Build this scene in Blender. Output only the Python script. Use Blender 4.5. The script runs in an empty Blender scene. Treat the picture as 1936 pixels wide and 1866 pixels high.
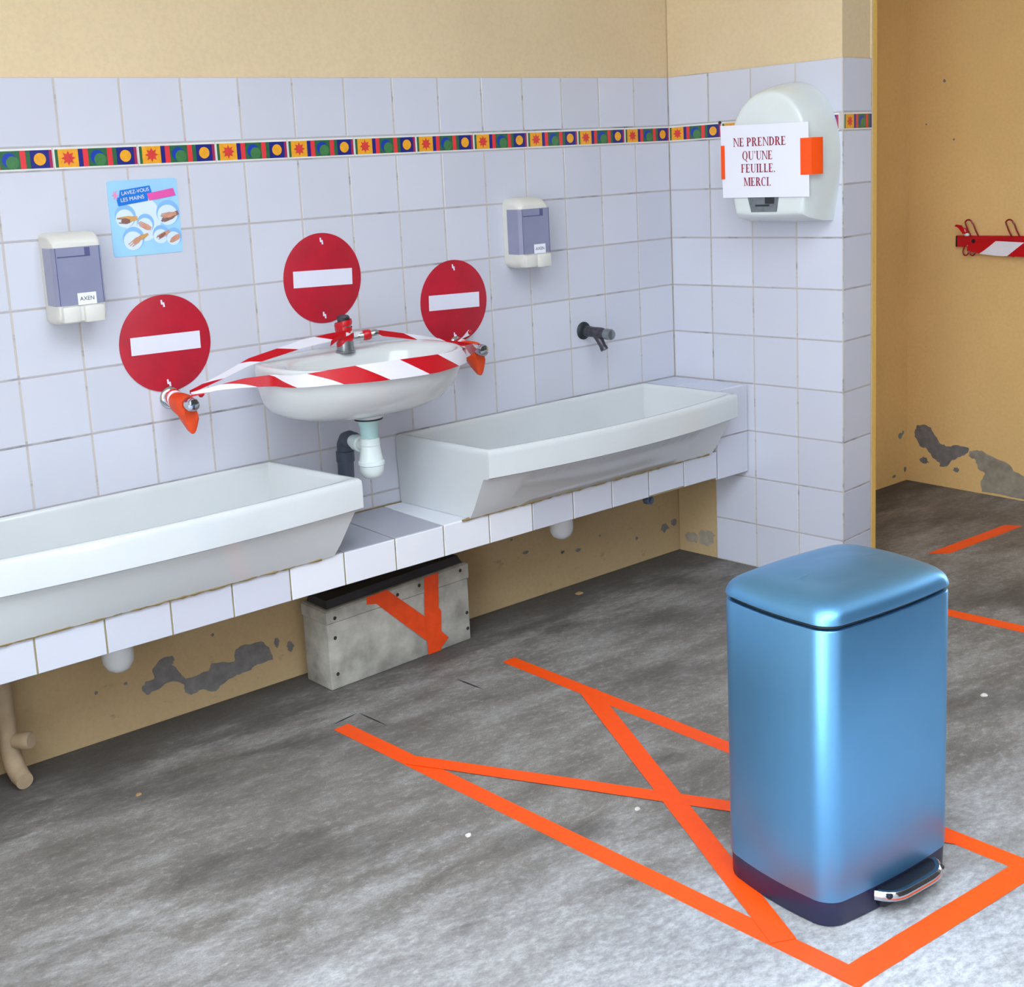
import bpy, bmesh, math, random
from mathutils import Vector, Matrix
random.seed(7)
PI = math.pi
S = bpy.context.scene
COL = S.collection

# ------------------------------------------------------------------ camera
cam_d = bpy.data.cameras.new('camera')
cam = bpy.data.objects.new('camera', cam_d)
COL.objects.link(cam)
CR = ((0.7905544352, -0.6098378171, -0.0558705813),
      (-0.1501489870, -0.1045747328, -0.9831171873),
      (0.5936993883, 0.7855964645, -0.1742385554))
m = Matrix.Identity(4)
for i in range(3):
    m[i][0] = CR[0][i]; m[i][1] = -CR[1][i]; m[i][2] = -CR[2][i]
m.translation = (-2.94903616, -2.72982835, 1.28881873)
cam.matrix_world = m
cam_d.sensor_fit = 'HORIZONTAL'
cam_d.sensor_width = 36.0
cam_d.lens = 2325.539 / 1936 * 36.0
cam_d.shift_x = (968 - 867.916) / 1936
cam_d.shift_y = (734.776 - 933) / 1936
cam_d.clip_start = 0.05
S.camera = cam

# ------------------------------------------------------------------ daylight
S.view_settings.view_transform = 'Standard'
S.view_settings.look = 'None'
S.view_settings.gamma = 1.0
S.view_settings.use_curve_mapping = False
S.view_settings.exposure = 1.3
W = bpy.data.worlds.new('overcast_sky')
S.world = W
W.use_nodes = True
bg = W.node_tree.nodes['Background']
bg.inputs['Color'].default_value = (0.77, 0.875, 1.0, 1)
bg.inputs['Strength'].default_value = 3.0

# ------------------------------------------------------------------ helpers
def lin(c):
    return tuple(((x / 255) / 12.92 if x / 255 <= .04045 else ((x / 255 + .055) / 1.055) ** 2.4) for x in c)

def nd(t, kind, **kw):
    n = t.nodes.new(kind)
    for k, v in kw.items():
        if k in n.inputs:
            n.inputs[k].default_value = v
        else:
            setattr(n, k, v)
    return n

def ramp(t, src, stops):
    r = t.nodes.new('ShaderNodeValToRGB')
    e = r.color_ramp.elements
    while len(e) < len(stops):
        e.new(0.5)
    for i, (p, c) in enumerate(stops):
        e[i].position = p
        e[i].color = (*c, 1) if len(c) == 3 else c
    t.links.new(src, r.inputs[0])
    return r.outputs[0]

def mixc(t, fac, a, b, mode='MIX'):
    n = t.nodes.new('ShaderNodeMix')
    n.data_type = 'RGBA'; n.blend_type = mode
    for i, s in ((0, fac), (6, a), (7, b)):
        if hasattr(s, 'is_output'):
            t.links.new(s, n.inputs[i])
        else:
            n.inputs[i].default_value = s if i == 0 else ((*s, 1) if len(s) == 3 else s)
    return n.outputs[2]

def coords(t, scale=(1, 1, 1), rot=(0, 0, 0)):
    tc = t.nodes.new('ShaderNodeTexCoord')
    mp = t.nodes.new('ShaderNodeMapping')
    mp.inputs['Scale'].default_value = scale
    mp.inputs['Rotation'].default_value = rot
    t.links.new(tc.outputs['Object'], mp.inputs['Vector'])
    return mp.outputs[0]

def noise(t, vec, scale, detail=3, rough=.55):
    n = nd(t, 'ShaderNodeTexNoise', Scale=scale, Detail=detail, Roughness=rough)
    t.links.new(vec, n.inputs['Vector'])
    return n.outputs['Fac']

MATS = {}
def base_mat(name):
    M = bpy.data.materials.new(name)
    M.use_nodes = True
    MATS[name] = M
    t = M.node_tree
    return M, t, t.nodes['Principled BSDF']

def mat(name, rgb, rough=.5, metal=0., var=.06, vscale=14, coat=0., bump=0., bscale=120, spec=.5):
    """plain procedural material: a base colour broken up by two octaves of noise"""
    M, t, b = base_mat(name)
    c = lin(rgb)
    v = coords(t)
    f = noise(t, v, vscale, 4)
    lo = tuple(x * (1 - var) for x in c); hi = tuple(min(1, x * (1 + var)) for x in c)
    t.links.new(ramp(t, f, [(.3, lo), (.7, hi)]), b.inputs['Base Color'])
    b.inputs['Roughness'].default_value = rough
    b.inputs['Metallic'].default_value = metal
    b.inputs['Specular IOR Level'].default_value = spec
    b.inputs['Coat Weight'].default_value = coat
    b.inputs['Coat Roughness'].default_value = .12
    if bump:
        bn = nd(t, 'ShaderNodeBump', Strength=bump, Distance=.002)
        t.links.new(noise(t, v, bscale, 3), bn.inputs['Height'])
        t.links.new(bn.outputs[0], b.inputs['Normal'])
    return M

def tile_mat(name, rgb, spread=.06):
    M, t, b = base_mat(name)
    g = t.nodes.new('ShaderNodeNewGeometry')
    c = lin(rgb)
    lo = tuple(x * (1 - spread) for x in c); hi = tuple(min(1, x * (1 + spread * .6)) for x in c)
    c1 = ramp(t, g.outputs['Random Per Island'], [(0, lo), (1, hi)])
    v = coords(t)
    f = noise(t, v, 5, 4)
    c2 = mixc(t, ramp(t, f, [(.45, (0, 0, 0)), (.75, (.35, .35, .35))]), c1, tuple(x * k for x, k in zip(c, (.92, .93, 1.0))))
    t.links.new(c2, b.inputs['Base Color'])
    b.inputs['Roughness'].default_value = .22
    bn = nd(t, 'ShaderNodeBump', Strength=.12, Distance=.004)
    t.links.new(noise(t, v, 9, 2), bn.inputs['Height'])
    t.links.new(bn.outputs[0], b.inputs['Normal'])
    return M

def grout_mat(name, a, b_):
    M, t, b = base_mat(name)
    v = coords(t, (3, 3, 9))
    f = noise(t, v, 2.2, 5, .65)
    t.links.new(ramp(t, f, [(.30, lin(b_)), (.46, lin(a))]), b.inputs['Base Color'])
    b.inputs['Roughness'].default_value = .9
    return M

def plaster_mat(name, rgb, dirt=.0):
    M, t, b = base_mat(name)
    c = lin(rgb)
    v = coords(t)
    f1 = noise(t, v, 1.7, 4)
    f2 = noise(t, v, 90, 3)
    c1 = ramp(t, f1, [(.3, tuple(x * k for x, k in zip(c, (.93, .92, .90)))), (.7, tuple(min(1, x * 1.05) for x in c))])
    c2 = mixc(t, ramp(t, f2, [(.35, (.12, .12, .12)), (.6, (0, 0, 0))]), c1, tuple(x * .6 for x in c))
    if dirt:
        f3 = noise(t, coords(t, (1, 1, 1.6)), 16, 5, .7)
        c2 = mixc(t, ramp(t, f3, [(.62, (0, 0, 0)), (.72, (dirt,) * 3)]), c2, lin((96, 84, 70)))
    t.links.new(c2, b.inputs['Base Color'])
    b.inputs['Roughness'].default_value = .85
    b.inputs['Specular IOR Level'].default_value = .2
    bn = nd(t, 'ShaderNodeBump', Strength=.35, Distance=.002)
    t.links.new(noise(t, v, 160, 3), bn.inputs['Height'])
    t.links.new(bn.outputs[0], b.inputs['Normal'])
    return M

def finish(bm, thr=35, weld=True):
    if weld:
        bmesh.ops.remove_doubles(bm, verts=bm.verts, dist=1e-6)
    bmesh.ops.recalc_face_normals(bm, faces=bm.faces)
    for f in bm.faces:
        f.smooth = True
    for e in bm.edges:
        if len(e.link_faces) != 2 or e.calc_face_angle(0) > math.radians(thr):
            e.smooth = False

def obj(name, bm, mats, parent=None, thr=35, fin=True):
    if fin:
        finish(bm, thr)
    me = bpy.data.meshes.new(name)
    bm.to_mesh(me); bm.free()
    for q in (mats if isinstance(mats, (list, tuple)) else [mats]):
        me.materials.append(MATS[q] if isinstance(q, str) else q)
    o = bpy.data.objects.new(name, me)
    COL.objects.link(o)
    if parent:
        o.parent = parent
        o.matrix_parent_inverse = parent.matrix_basis.inverted()
    return o

def tag(o, label, cat, group=None):
    o['label'] = label; o['category'] = cat
    if group:
        o['group'] = group
    return o

def thing(name, label, cat, loc=(0, 0, 0), group=None):
    o = bpy.data.objects.new(name, None)
    o.empty_display_size = .05
    o.location = loc
    COL.objects.link(o)
    return tag(o, label, cat, group)

def struct(o):
    o['kind'] = 'structure'
    return o

def NB():
    return bmesh.new()

def poly(bm, pts, mi=0):
    f = bm.faces.new([bm.verts.new(p) for p in pts])
    f.material_index = mi
    return f

def box(bm, a, b, mi=0, bev=0., M=None, seg=2):
    r = bmesh.ops.create_cube(bm, size=1)
    vs = r['verts']
    for v in vs:
        v.co = Vector(((a[0] + b[0]) / 2 + v.co.x * (b[0] - a[0]), (a[1] + b[1]) / 2 + v.co.y * (b[1] - a[1]), (a[2] + b[2]) / 2 + v.co.z * (b[2] - a[2])))
    fs = set(f for v in vs for f in v.link_faces)
    if bev:
        es = list(set(e for v in vs for e in v.link_edges))
        r2 = bmesh.ops.bevel(bm, geom=es, offset=bev, segments=seg, affect='EDGES', profile=.5)
        vs = list(set(r2['verts']) | set(v for v in vs if v.is_valid))
        fs = set(f for v in vs if v.is_valid for f in v.link_faces)
    for f in fs:
        f.material_index = mi
    if M is not None:
        done = set()
        for f in fs:
            for v in f.verts:
                if v not in done:
                    done.add(v); v.co = M @ v.co

def loft(bm, loops, mi=0, cap0=True, cap1=True, closed=True):
    rows = [[bm.verts.new(p) for p in l] for l in loops]
    n = len(rows[0])
    for r0, r1 in zip(rows, rows[1:]):
        for i in range(n if closed else n - 1):
            j = (i + 1) % n
            f = bm.faces.new((r0[i], r0[j], r1[j], r1[i])); f.material_index = mi
    if cap0:
        f = bm.faces.new(rows[0][::-1]); f.material_index = mi
    if cap1:
        f = bm.faces.new(rows[-1]); f.material_index = mi
    return rows

def frame(axis):
    a = Vector(axis).normalized()
    h = Vector((0, 0, 1)) if abs(a.z) < .9 else Vector((1, 0, 0))
    u = h.cross(a).normalized()
    return u, a.cross(u), a

def lathe(bm, origin, axis, prof, n=24, mi=0):
    """prof: list of (distance along the axis, radius)"""
    u, v, a = frame(axis); o = Vector(origin)
    loops = []
    for s, r in prof:
        r = max(r, 1e-4)
        loops.append([o + a * s + (u * math.cos(2 * PI * k / n) + v * math.sin(2 * PI * k / n)) * r for k in range(n)])
    loft(bm, loops, mi)

def tube(bm, pts, r, n=10, mi=0):
    pts = [Vector(p) for p in pts]
    rs = r if isinstance(r, (list, tuple)) else [r] * len(pts)
    loops = []; pu = None
    for i, p in enumerate(pts):
        d = (pts[min(i + 1, len(pts) - 1)] - pts[max(i - 1, 0)]).normalized()
        if pu is None:
            pu, _, _ = frame(d)
        pu = (pu - d * pu.dot(d)).normalized()
        w = d.cross(pu)
        loops.append([p + (pu * math.cos(2 * PI * k / n) + w * math.sin(2 * PI * k / n)) * rs[i] for k in range(n)])
    loft(bm, loops, mi)

def slab_poly(bm, pts, nrm, th, mi=0):
    """flat outline given thickness th along nrm"""
    nv = Vector(nrm).normalized() * th
    a = [bm.verts.new(Vector(p)) for p in pts]
    b = [bm.verts.new(Vector(p) + nv) for p in pts]
    fs = [bm.faces.new(a[::-1]), bm.faces.new(b)]
    n = len(a)
    for i in range(n):
        j = (i + 1) % n
        fs.append(bm.faces.new((a[i], a[j], b[j], b[i])))
    for f in fs:
        f.material_index = mi

def ragged(pts, amp, sub=4, rnd=random):
    out = []
    n = len(pts)
    for i in range(n):
        a = Vector(pts[i]); b = Vector(pts[(i + 1) % n])
        out.append(a)
        for k in range(1, sub):
            out.append(a.lerp(b, k / sub) + Vector((rnd.uniform(-amp, amp), rnd.uniform(-amp, amp))))
    return out

# ------------------------------------------------------------------ materials
tile_mat('glazed_tile', (208, 209, 219))
tile_mat('ledge_tile', (178, 178, 188))
tile_mat('white_tile', (232, 233, 238), .03)
tile_mat('cool_tile', (206, 211, 226))  # glazed_tile copy, colour shifted to offset warm bounced light on the end face
grout_mat('grout', (196, 187, 180), (132, 128, 130))
grout_mat('grey_grout', (178, 174, 178), (104, 104, 112))
grout_mat('dirty_grout', (176, 160, 116), (110, 98, 74))
plaster_mat('cream_plaster', (224, 201, 163))
plaster_mat('stained_shaded_plaster', (186, 160, 120), .45)  # stains, plus under-ledge shade darkened into the base colour
plaster_mat('ochre_plaster', (230, 191, 128), .0)
plaster_mat('ochre_edge', (240, 196, 104))
plaster_mat('ceiling_paint', (226, 222, 212))
mat('dark_blocker', (58, 52, 48), .8, var=.15)  # for the added dark wall that the bin front reflects
mat('blocker_render', (150, 142, 132), .9, var=.1)  # for the unseen walls added to block sky light
mat('bare_render', (118, 114, 112), .95, var=.18, vscale=40, bump=.6)
mat('pale_render', (150, 140, 124), .95, var=.22, vscale=30, bump=.6)
mat('blue_flake', (126, 138, 132), .8)
mat('ceramic', (212, 215, 215), .12, var=.02, vscale=6, coat=.3)
mat('sealant', (150, 130, 84), .8, var=.3, vscale=60)
mat('white_plastic', (228, 230, 232), .35, var=.02)
mat('trap_plastic', (226, 238, 236), .35, var=.03)
mat('mint_plastic', (178, 214, 214), .4)
mat('black_rubber', (24, 34, 38), .5)
mat('grey_pvc', (74, 82, 98), .5)
mat('cream_plastic', (218, 216, 208), .4, var=.03)
mat('smoke_plastic', (140, 142, 168), .18, var=.05, coat=.3)
mat('smoke_dark', (92, 92, 132), .2, var=.05)
mat('chrome', (200, 205, 212), .12, metal=1., var=.02)
mat('dull_chrome', (150, 155, 160), .3, metal=.9, var=.15, vscale=60)
mat('tarnished_brass', (84, 82, 88), .42, metal=.75, var=.3, vscale=70)
mat('sign_red', (182, 20, 44), .45, var=.14, vscale=16)
mat('sign_white', (226, 226, 240), .4, var=.02)
mat('orange_tape', (255, 82, 6), .45, var=.05, vscale=30)
mat('old_orange_tape', (228, 72, 20), .5, var=.10, vscale=30)
mat('red_tape', (196, 12, 28), .3, var=.08)
mat('white_tape', (232, 228, 236), .3, var=.03)
mat('blue_paint', (112, 174, 222), .40, metal=.93, var=.02, coat=.10)
mat('navy_plastic', (34, 34, 66), .4, var=.05)
mat('black_plastic', (20, 22, 30), .35)
mat('paper', (236, 236, 246), .7, var=.01)
mat('ink_red', (150, 28, 56), .7)
mat('grey_recess', (112, 118, 122), .4, var=.2, vscale=50)
mat('dark_slot', (40, 44, 48), .6)
mat('dispenser_shell', (222, 228, 226), .25, var=.02, coat=.3)
mat('poster_sky', (158, 208, 240), .5, var=.06, vscale=9)
mat('poster_pale', (214, 230, 246), .5, var=.03)
mat('poster_ring', (136, 186, 236), .5, var=.05)
mat('banner_blue', (14, 118, 214), .5)
mat('banner_pink', (226, 84, 166), .5, var=.1)
mat('blossom_pink', (240, 150, 196), .5)
mat('skin_tan', (206, 150, 124), .6, var=.15, vscale=90)
mat('skin_ochre', (212, 160, 96), .6, var=.12, vscale=90)
mat('skin_brown', (140, 96, 84), .6, var=.15, vscale=90)
mat('listel_white', (226, 226, 220), .25)
mat('listel_green', (48, 102, 66), .3, var=.12, vscale=80)
mat('listel_moss', (70, 124, 74), .3, var=.12, vscale=80)
mat('listel_orange', (236, 166, 44), .3, var=.10, vscale=80)
mat('listel_star', (216, 66, 62), .3, var=.10, vscale=80)
mat('listel_navy', (36, 40, 122), .3)
mat('listel_blue', (30, 62, 168), .3)
mat('listel_red', (226, 60, 66), .3)
mat('listel_crimson', (166, 44, 84), .3)
mat('rack_red', (196, 16, 34), .3, var=.04)
mat('rack_wire', (140, 18, 34), .35)
mat('crate_wood', (166, 162, 152), .8, var=.3, vscale=18, bump=.4, bscale=60)
mat('crate_dark', (46, 44, 48), .7, var=.3)
mat('nail_rust', (52, 40, 38), .7)
mat('painted_pipe', (166, 144, 116), .7, var=.12, vscale=30)
mat('litter_white', (222, 216, 206), .8)
mat('litter_brown', (176, 142, 100), .9)
mat('crack_dark', (44, 42, 44), .95)

def scale(t, src, k):
    n = t.nodes.new('ShaderNodeMath'); n.operation = 'MULTIPLY'
    t.links.new(src, n.inputs[0]); n.inputs[1].default_value = k
    return n.outputs[0]

def concrete():
    M, t, b = base_mat('concrete')
    v = coords(t)
    tw = coords(t, (1.3, 3.6, 1), (0, 0, math.radians(31)))
    big = noise(t, v, 1.3, 4, .6)
    mid = noise(t, tw, 3.4, 5, .62)
    fine = noise(t, coords(t, (1, 1.7, 1), (0, 0, math.radians(31))), 44, 5, .75)
    grain = noise(t, v, 260, 3, .7)
    c = ramp(t, mid, [(.28, lin((104, 98, 92))), (.5, lin((134, 129, 123))), (.74, lin((164, 161, 158)))])
    c = mixc(t, ramp(t, fine, [(.34, (.36, .36, .36)), (.54, (0, 0, 0))]), c, lin((92, 87, 84)))
    c = mixc(t, ramp(t, fine, [(.54, (0, 0, 0)), (.74, (.4, .4, .4))]), c, lin((206, 206, 208)))
    c = mixc(t, ramp(t, big, [(.46, (0, 0, 0)), (.66, (.55, .55, .55))]), c, lin((104, 96, 88)))
    c = mixc(t, ramp(t, grain, [(.3, (.55, .55, .55)), (.5, (0, 0, 0))]), c, lin((78, 75, 74)))
    # grimy damp band with a ragged edge where the floor meets the washing ledge
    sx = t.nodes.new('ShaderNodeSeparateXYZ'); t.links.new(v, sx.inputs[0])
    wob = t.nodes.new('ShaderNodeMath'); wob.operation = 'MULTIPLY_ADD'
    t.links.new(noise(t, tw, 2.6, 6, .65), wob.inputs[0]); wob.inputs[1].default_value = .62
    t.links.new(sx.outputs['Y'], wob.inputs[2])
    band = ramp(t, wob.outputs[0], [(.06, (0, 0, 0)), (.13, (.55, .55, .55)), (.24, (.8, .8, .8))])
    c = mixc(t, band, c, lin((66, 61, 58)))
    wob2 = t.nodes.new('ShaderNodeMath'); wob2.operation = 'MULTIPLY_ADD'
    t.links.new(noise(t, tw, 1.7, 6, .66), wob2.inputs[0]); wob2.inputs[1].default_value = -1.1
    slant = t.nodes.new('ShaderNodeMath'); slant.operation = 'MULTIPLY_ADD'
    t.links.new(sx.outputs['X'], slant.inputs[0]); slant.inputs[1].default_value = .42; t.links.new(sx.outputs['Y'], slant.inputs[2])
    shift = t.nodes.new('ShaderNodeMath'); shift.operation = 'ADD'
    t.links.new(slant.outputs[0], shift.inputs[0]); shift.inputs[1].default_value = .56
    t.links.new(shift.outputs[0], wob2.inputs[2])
    pale_skylit = ramp(t, scale(t, wob2.outputs[0], -.25), [(.42, (0, 0, 0)), (.60, (.8, .8, .8))])  # paler front concrete, with skylight brightening painted into the colour
    c = mixc(t, pale_skylit, c, mixc(t, ramp(t, fine, [(.38, (0, 0, 0)), (.6, (1, 1, 1))]), lin((166, 166, 168)), lin((208, 209, 212))))
    # darker trodden-in stains
    for (x, y, r, s) in ((-.80, -.66, .13, 2.6), (-1.62, -.36, .10, 3.4), (-1.10, -.98, .06, 1.6), (.35, -1.0, .20, 3.0), (-.35, -1.3, .15, 2.6), (-2.02, -.30, .16, 3.0), (-1.5, -1.05, .09, 2.6), (-1.95, -.75, .16, 3.2), (-.5, -.4, .14, 3.4), (.7, -.35, .2, 3.0)):
        mp = t.nodes.new('ShaderNodeMapping'); mp.vector_type = 'TEXTURE'
        mp.inputs['Location'].default_value = (x, y, 0); mp.inputs['Rotation'].default_value = (0, 0, math.radians(-25))
        mp.inputs['Scale'].default_value = (r * s, r, 1)
        t.links.new(v, mp.inputs['Vector'])
        ln = t.nodes.new('ShaderNodeVectorMath'); ln.operation = 'LENGTH'; t.links.new(mp.outputs[0], ln.inputs[0])
        ad = t.nodes.new('ShaderNodeMath'); ad.operation = 'MULTIPLY_ADD'
        t.links.new(noise(t, tw, 6, 6, .72), ad.inputs[0]); ad.inputs[1].default_value = 2.0
        t.links.new(ln.outputs['Value'], ad.inputs[2])
        c = mixc(t, ramp(t, scale(t, ad.outputs[0], .5), [(.56, (.55, .55, .55)), (.84, (0, 0, 0))]), c, lin((74, 69, 66)))
    t.links.new(c, b.inputs['Base Color'])
    b.inputs['Roughness'].default_value = .72
    b.inputs['Specular IOR Level'].default_value = .3
    bn = nd(t, 'ShaderNodeBump', Strength=.5, Distance=.004)
    t.links.new(fine, bn.inputs['Height']); t.links.new(bn.outputs[0], b.inputs['Normal'])
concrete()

# ------------------------------------------------------------------ room shell
SK = .10213
LN = math.hypot(1, SK)
T = .15
Z0 = .1398                        # first joint above the floor
ROWS = [Z0 + T * k for k in range(9)]          # ... 1.3398
ZB0, ZB1 = Z0 + 8 * T, Z0 + 8 * T + .0507      # the listel band
ZTOP = ZB1 + T
UX = Vector((1, 0, 0))
UR = Vector((SK, -1, 0)) / LN      # along the short wall, away from the corner
NR = Vector((-1, -SK, 0)) / LN     # out of the short wall
UE = Vector((1, SK, 0)) / LN       # along the end face
NE = UR.copy()
G = .0019                          # half a joint

def rect_tile(bm, o, u, v, n, u0, u1, v0, v1, d=.004, mi=0, g=G):
    u0 += g; u1 -= g; v0 += g; v1 -= g
    if u1 - u0 < .004 or v1 - v0 < .004:
        return
    j = [random.uniform(-.0004, .0004) for _ in range(4)]
    i = .0014
    def P(a, b, c):
        return o + u * a + v * b + n * c
    A = [bm.verts.new(P(a, b, -.003)) for a, b in ((u0, v0), (u1, v0), (u1, v1), (u0, v1))]
    B = [bm.verts.new(P(a, b, -.0012)) for a, b in ((u0, v0), (u1, v0), (u1, v1), (u0, v1))]
    C_ = [bm.verts.new(P(a, b, q)) for (a, b), q in zip(((u0 + i, v0 + i), (u1 - i, v0 + i), (u1 - i, v1 - i), (u0 + i, v1 - i)), j)]
    for k in range(4):
        q = (k + 1) % 4
        for lo, hi in ((A, B), (B, C_)):
            f = bm.faces.new((lo[k], lo[q], hi[q], hi[k])); f.material_index = mi
    f = bm.faces.new(C_); f.material_index = mi

VZ = Vector((0, 0, 1))
O = Vector((0, 0, 0))

# floor and ceiling
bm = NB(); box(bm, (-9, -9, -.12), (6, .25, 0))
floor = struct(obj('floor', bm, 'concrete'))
bm = NB(); box(bm, (-4.2, -1.6, 2.75), (3.4, .25, 2.9)); box(bm, (-.95, -3.9, 2.75), (3.4, -1.6, 2.9))  # rear roof section added, edges set to cut skylight on floor and bin
struct(obj('ceiling', bm, 'ceiling_paint'))
# unseen walls added behind the camera to block sky and darken bin reflections
bm = NB(); box(bm, (-7.0, -5.8, 0), (-1.3, -5.5, 4.4))
struct(obj('wall_sky_block', bm, 'blocker_render'))
bm = NB(); box(bm, (-1.3, -3.9, 0), (3.4, -3.7, 2.75))
struct(obj('wall_dark_block', bm, 'dark_blocker'))
bm = NB(); box(bm, (3.2, -3.7, 0), (3.4, -2.5, 2.75))
struct(obj('wall_outer_block', bm, 'blocker_render'))

bm = NB(); box(bm, (-4.2, -1.75, 0), (-4.0, .25, 2.75))  # unseen wall added to darken the left part of the floor
struct(obj('wall_left_block', bm, 'cream_plaster'))

# back wall: plaster body with the tile cladding on it
bm = NB(); box(bm, (-4.2, .0035, .41), (.2, .2, 2.75), 0); box(bm, (-4.2, .0035, 0), (.2, .2, .41), 1)
wall_back = struct(obj('wall_back', bm, ['cream_plaster', 'stained_shaded_plaster'], thr=20))
cols = [0.0, -.1512] + [-.1512 - T * k for k in range(1, 26)]
bm = NB()
rows_b = [.402] + ROWS[2:]
for a, b_ in zip(cols, cols[1:]):
    for z0, z1 in list(zip(rows_b, rows_b[1:])) + [(ZB1, ZTOP)]:
        rect_tile(bm, O, UX, VZ, Vector((0, -1, 0)), b_, a, z0, z1)
obj('wall_tile', bm, 'glazed_tile', wall_back, fin=False)
bm = NB(); box(bm, (-3.9, .0007, .402), (0.0, .0034, ZTOP - .001))
for z in ROWS[2:] + [ZB0, ZB1]:
    poly(bm, [(x, .00045, zz) for x, zz in ((-3.9, z - .0017), (0, z - .0017), (0, z + .0017), (-3.9, z + .0017))], 1)
obj('grout_bed', bm, ['grout', 'grey_grout'], wall_back)

# listel band, one mesh per wall, patterned pieces .197 long
CELLS = [(.02, .055, 1), (.055, .288, 3), (.288, .343, 5), (.343, .404, 7), (.404, .631, 1), (.631, .692, 7), (.692, .742, 1), (.742, .955, 5), (.955, .99, 8)]
LM = ['listel_white', 'listel_green', 'listel_moss', 'listel_orange', 'listel_star', 'listel_navy', 'listel_blue', 'listel_red', 'listel_crimson']
def listel(bm, o, u, n, s0, cut=9):
    w = .197; h0 = ZB0 + .0052; h1 = ZB1 - .0062
    def P(s, z, lift):
        return o + u * (s0 + s) + VZ * z + n * lift
    e = min(w - .001, cut)
    slab_poly(bm, [P(.001, ZB0 + .0015, -.003), P(e, ZB0 + .0015, -.003), P(e, ZB1 - .0015, -.003), P(.001, ZB1 - .0015, -.003)], n, .0035, 0)
    for a, b_, mi in CELLS:
        if a * w >= cut:
            continue
        b2 = min(b_ * w, cut)
        poly(bm, [P(a * w, h0, .0008), P(b2, h0, .0008), P(b2, h1, .0008), P(a * w, h1, .0008)], mi)
    zc = (h0 + h1) / 2
    def disc(sc, r, mi, lift, pts=None):
        if sc + r > cut:
            return
        pts = pts or [(r * math.cos(2 * PI * k / 20), r * math.sin(2 * PI * k / 20)) for k in range(20)]
        poly(bm, [P(sc + x, zc + y, lift) for x, y in pts], mi)
    st = []
    for k in range(16):
        r = .0165 if k % 2 == 0 else .0095
        st.append((r * math.sin(2 * PI * k / 16), r * math.cos(2 * PI * k / 16)))
    disc(.1715 * w, .016, 4, .0012, st)
    disc(.51 * w, .0158, 6, .0012)
    disc(.51 * w + .0062, .0140, 2, .0014, [(.0142 * math.cos(2 * PI * k / 20), .0142 * math.sin(2 * PI * k / 20) - .0058) for k in range(20)])
    disc(.848 * w, .0135, 3, .0012)
def listel_obj(parent, runs):
    bm = NB()
    for o, u, n, s0, cut in runs:
        listel(bm, o, u, n, s0, cut)
    return obj('listel_band', bm, LM, parent, fin=False)
listel_obj(wall_back, [(O, UX, Vector((0, -1, 0)), -.197 * (k + 1), 9) for k in range(19)])

# peeled plaster under the ledge
PEEL_A = [(-1.8965, 0.0993), (-1.8852, 0.113), (-1.8629, 0.1135), (-1.8652, 0.1389), (-1.8383, 0.1579), (-1.8107, 0.1572), (-1.8071, 0.1437), (-1.8154, 0.1362), (-1.7821, 0.0886), (-1.7197, 0.0897), (-1.71, 0.1071), (-1.6473, 0.0935), (-1.6417, 0.1227), (-1.6276, 0.1288), (-1.5675, 0.1244), (-1.5472, 0.1029), (-1.5394, 0.0665), (-1.5841, 0.0668), (-1.6126, 0.0572), (-1.6454, 0.0568), (-1.6871, 0.0439), (-1.7069, 0.0321), (-1.7422, 0.0484), (-1.7739, 0.0432), (-1.7881, 0.0552), (-1.7886, 0.0755), (-1.8052, 0.0882), (-1.83, 0.0934), (-1.856, 0.0841), (-1.8864, 0.0788)]
PEEL_B = [(-0.0962, 0.2262), (-0.1222, 0.2315), (-0.1524, 0.2235), (-0.1698, 0.194), (-0.1914, 0.1651), (-0.2252, 0.1601), (-0.2666, 0.17), (-0.3076, 0.1662), (-0.3039, 0.1461), (-0.2756, 0.1261), (-0.2427, 0.1092), (-0.2221, 0.0822), (-0.1926, 0.0755), (-0.1882, 0.0928), (-0.1624, 0.1049), (-0.1362, 0.1371), (-0.1058, 0.1448), (-0.088, 0.1746), (-0.0834, 0.1982)]
PEEL_C = [(-0.3099, 0.1548), (-0.3401, 0.1632), (-0.3642, 0.1609), (-0.4001, 0.147), (-0.463, 0.128), (-0.4828, 0.1044), (-0.522, 0.0919), (-0.60, 0.075), (-.68, .055), (-.70, .012), (-0.5235, 0.006), (-0.3631, 0.007), (-0.3583, 0.0492), (-0.3737, 0.079), (-0.3454, 0.0939), (-0.3368, 0.1237), (-0.3082, 0.135)]
def blob(cx, cy, rx, ry, n=11):
    return [(cx + rx * random.uniform(.7, 1.2) * math.cos(2 * PI * k / n), cy + ry * random.uniform(.7, 1.2) * math.sin(2 * PI * k / n)) for k in range(n)]
bm = NB()
for pts in (PEEL_A, blob(-1.5241, .1093, .007, .014), blob(-1.485, .0875, .010, .016), blob(-.6682, .1484, .013, .006), blob(-.4535, .1057, .014, .005), blob(-.0654, .09, .018, .014), blob(-.1971, .0841, .006, .005), blob(-.52, .115, .008, .004), blob(-.02, .1, .015, .012)):
    slab_poly(bm, [(p[0], .0033, p[1]) for p in ragged(pts, .0022)], (0, -1, 0), .0009)
for cx, cz in ((-1.9352, .1236), (-2.0089, .1225), (-1.70, .18), (-.36, .13), (-.72, .2)):
    slab_poly(bm, [(p[0], .0033, p[1]) for p in blob(cx, cz, .005, .004)], (0, -1, 0), .0007)
obj('bare_patch', bm, 'bare_render', wall_back, fin=False)

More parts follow.
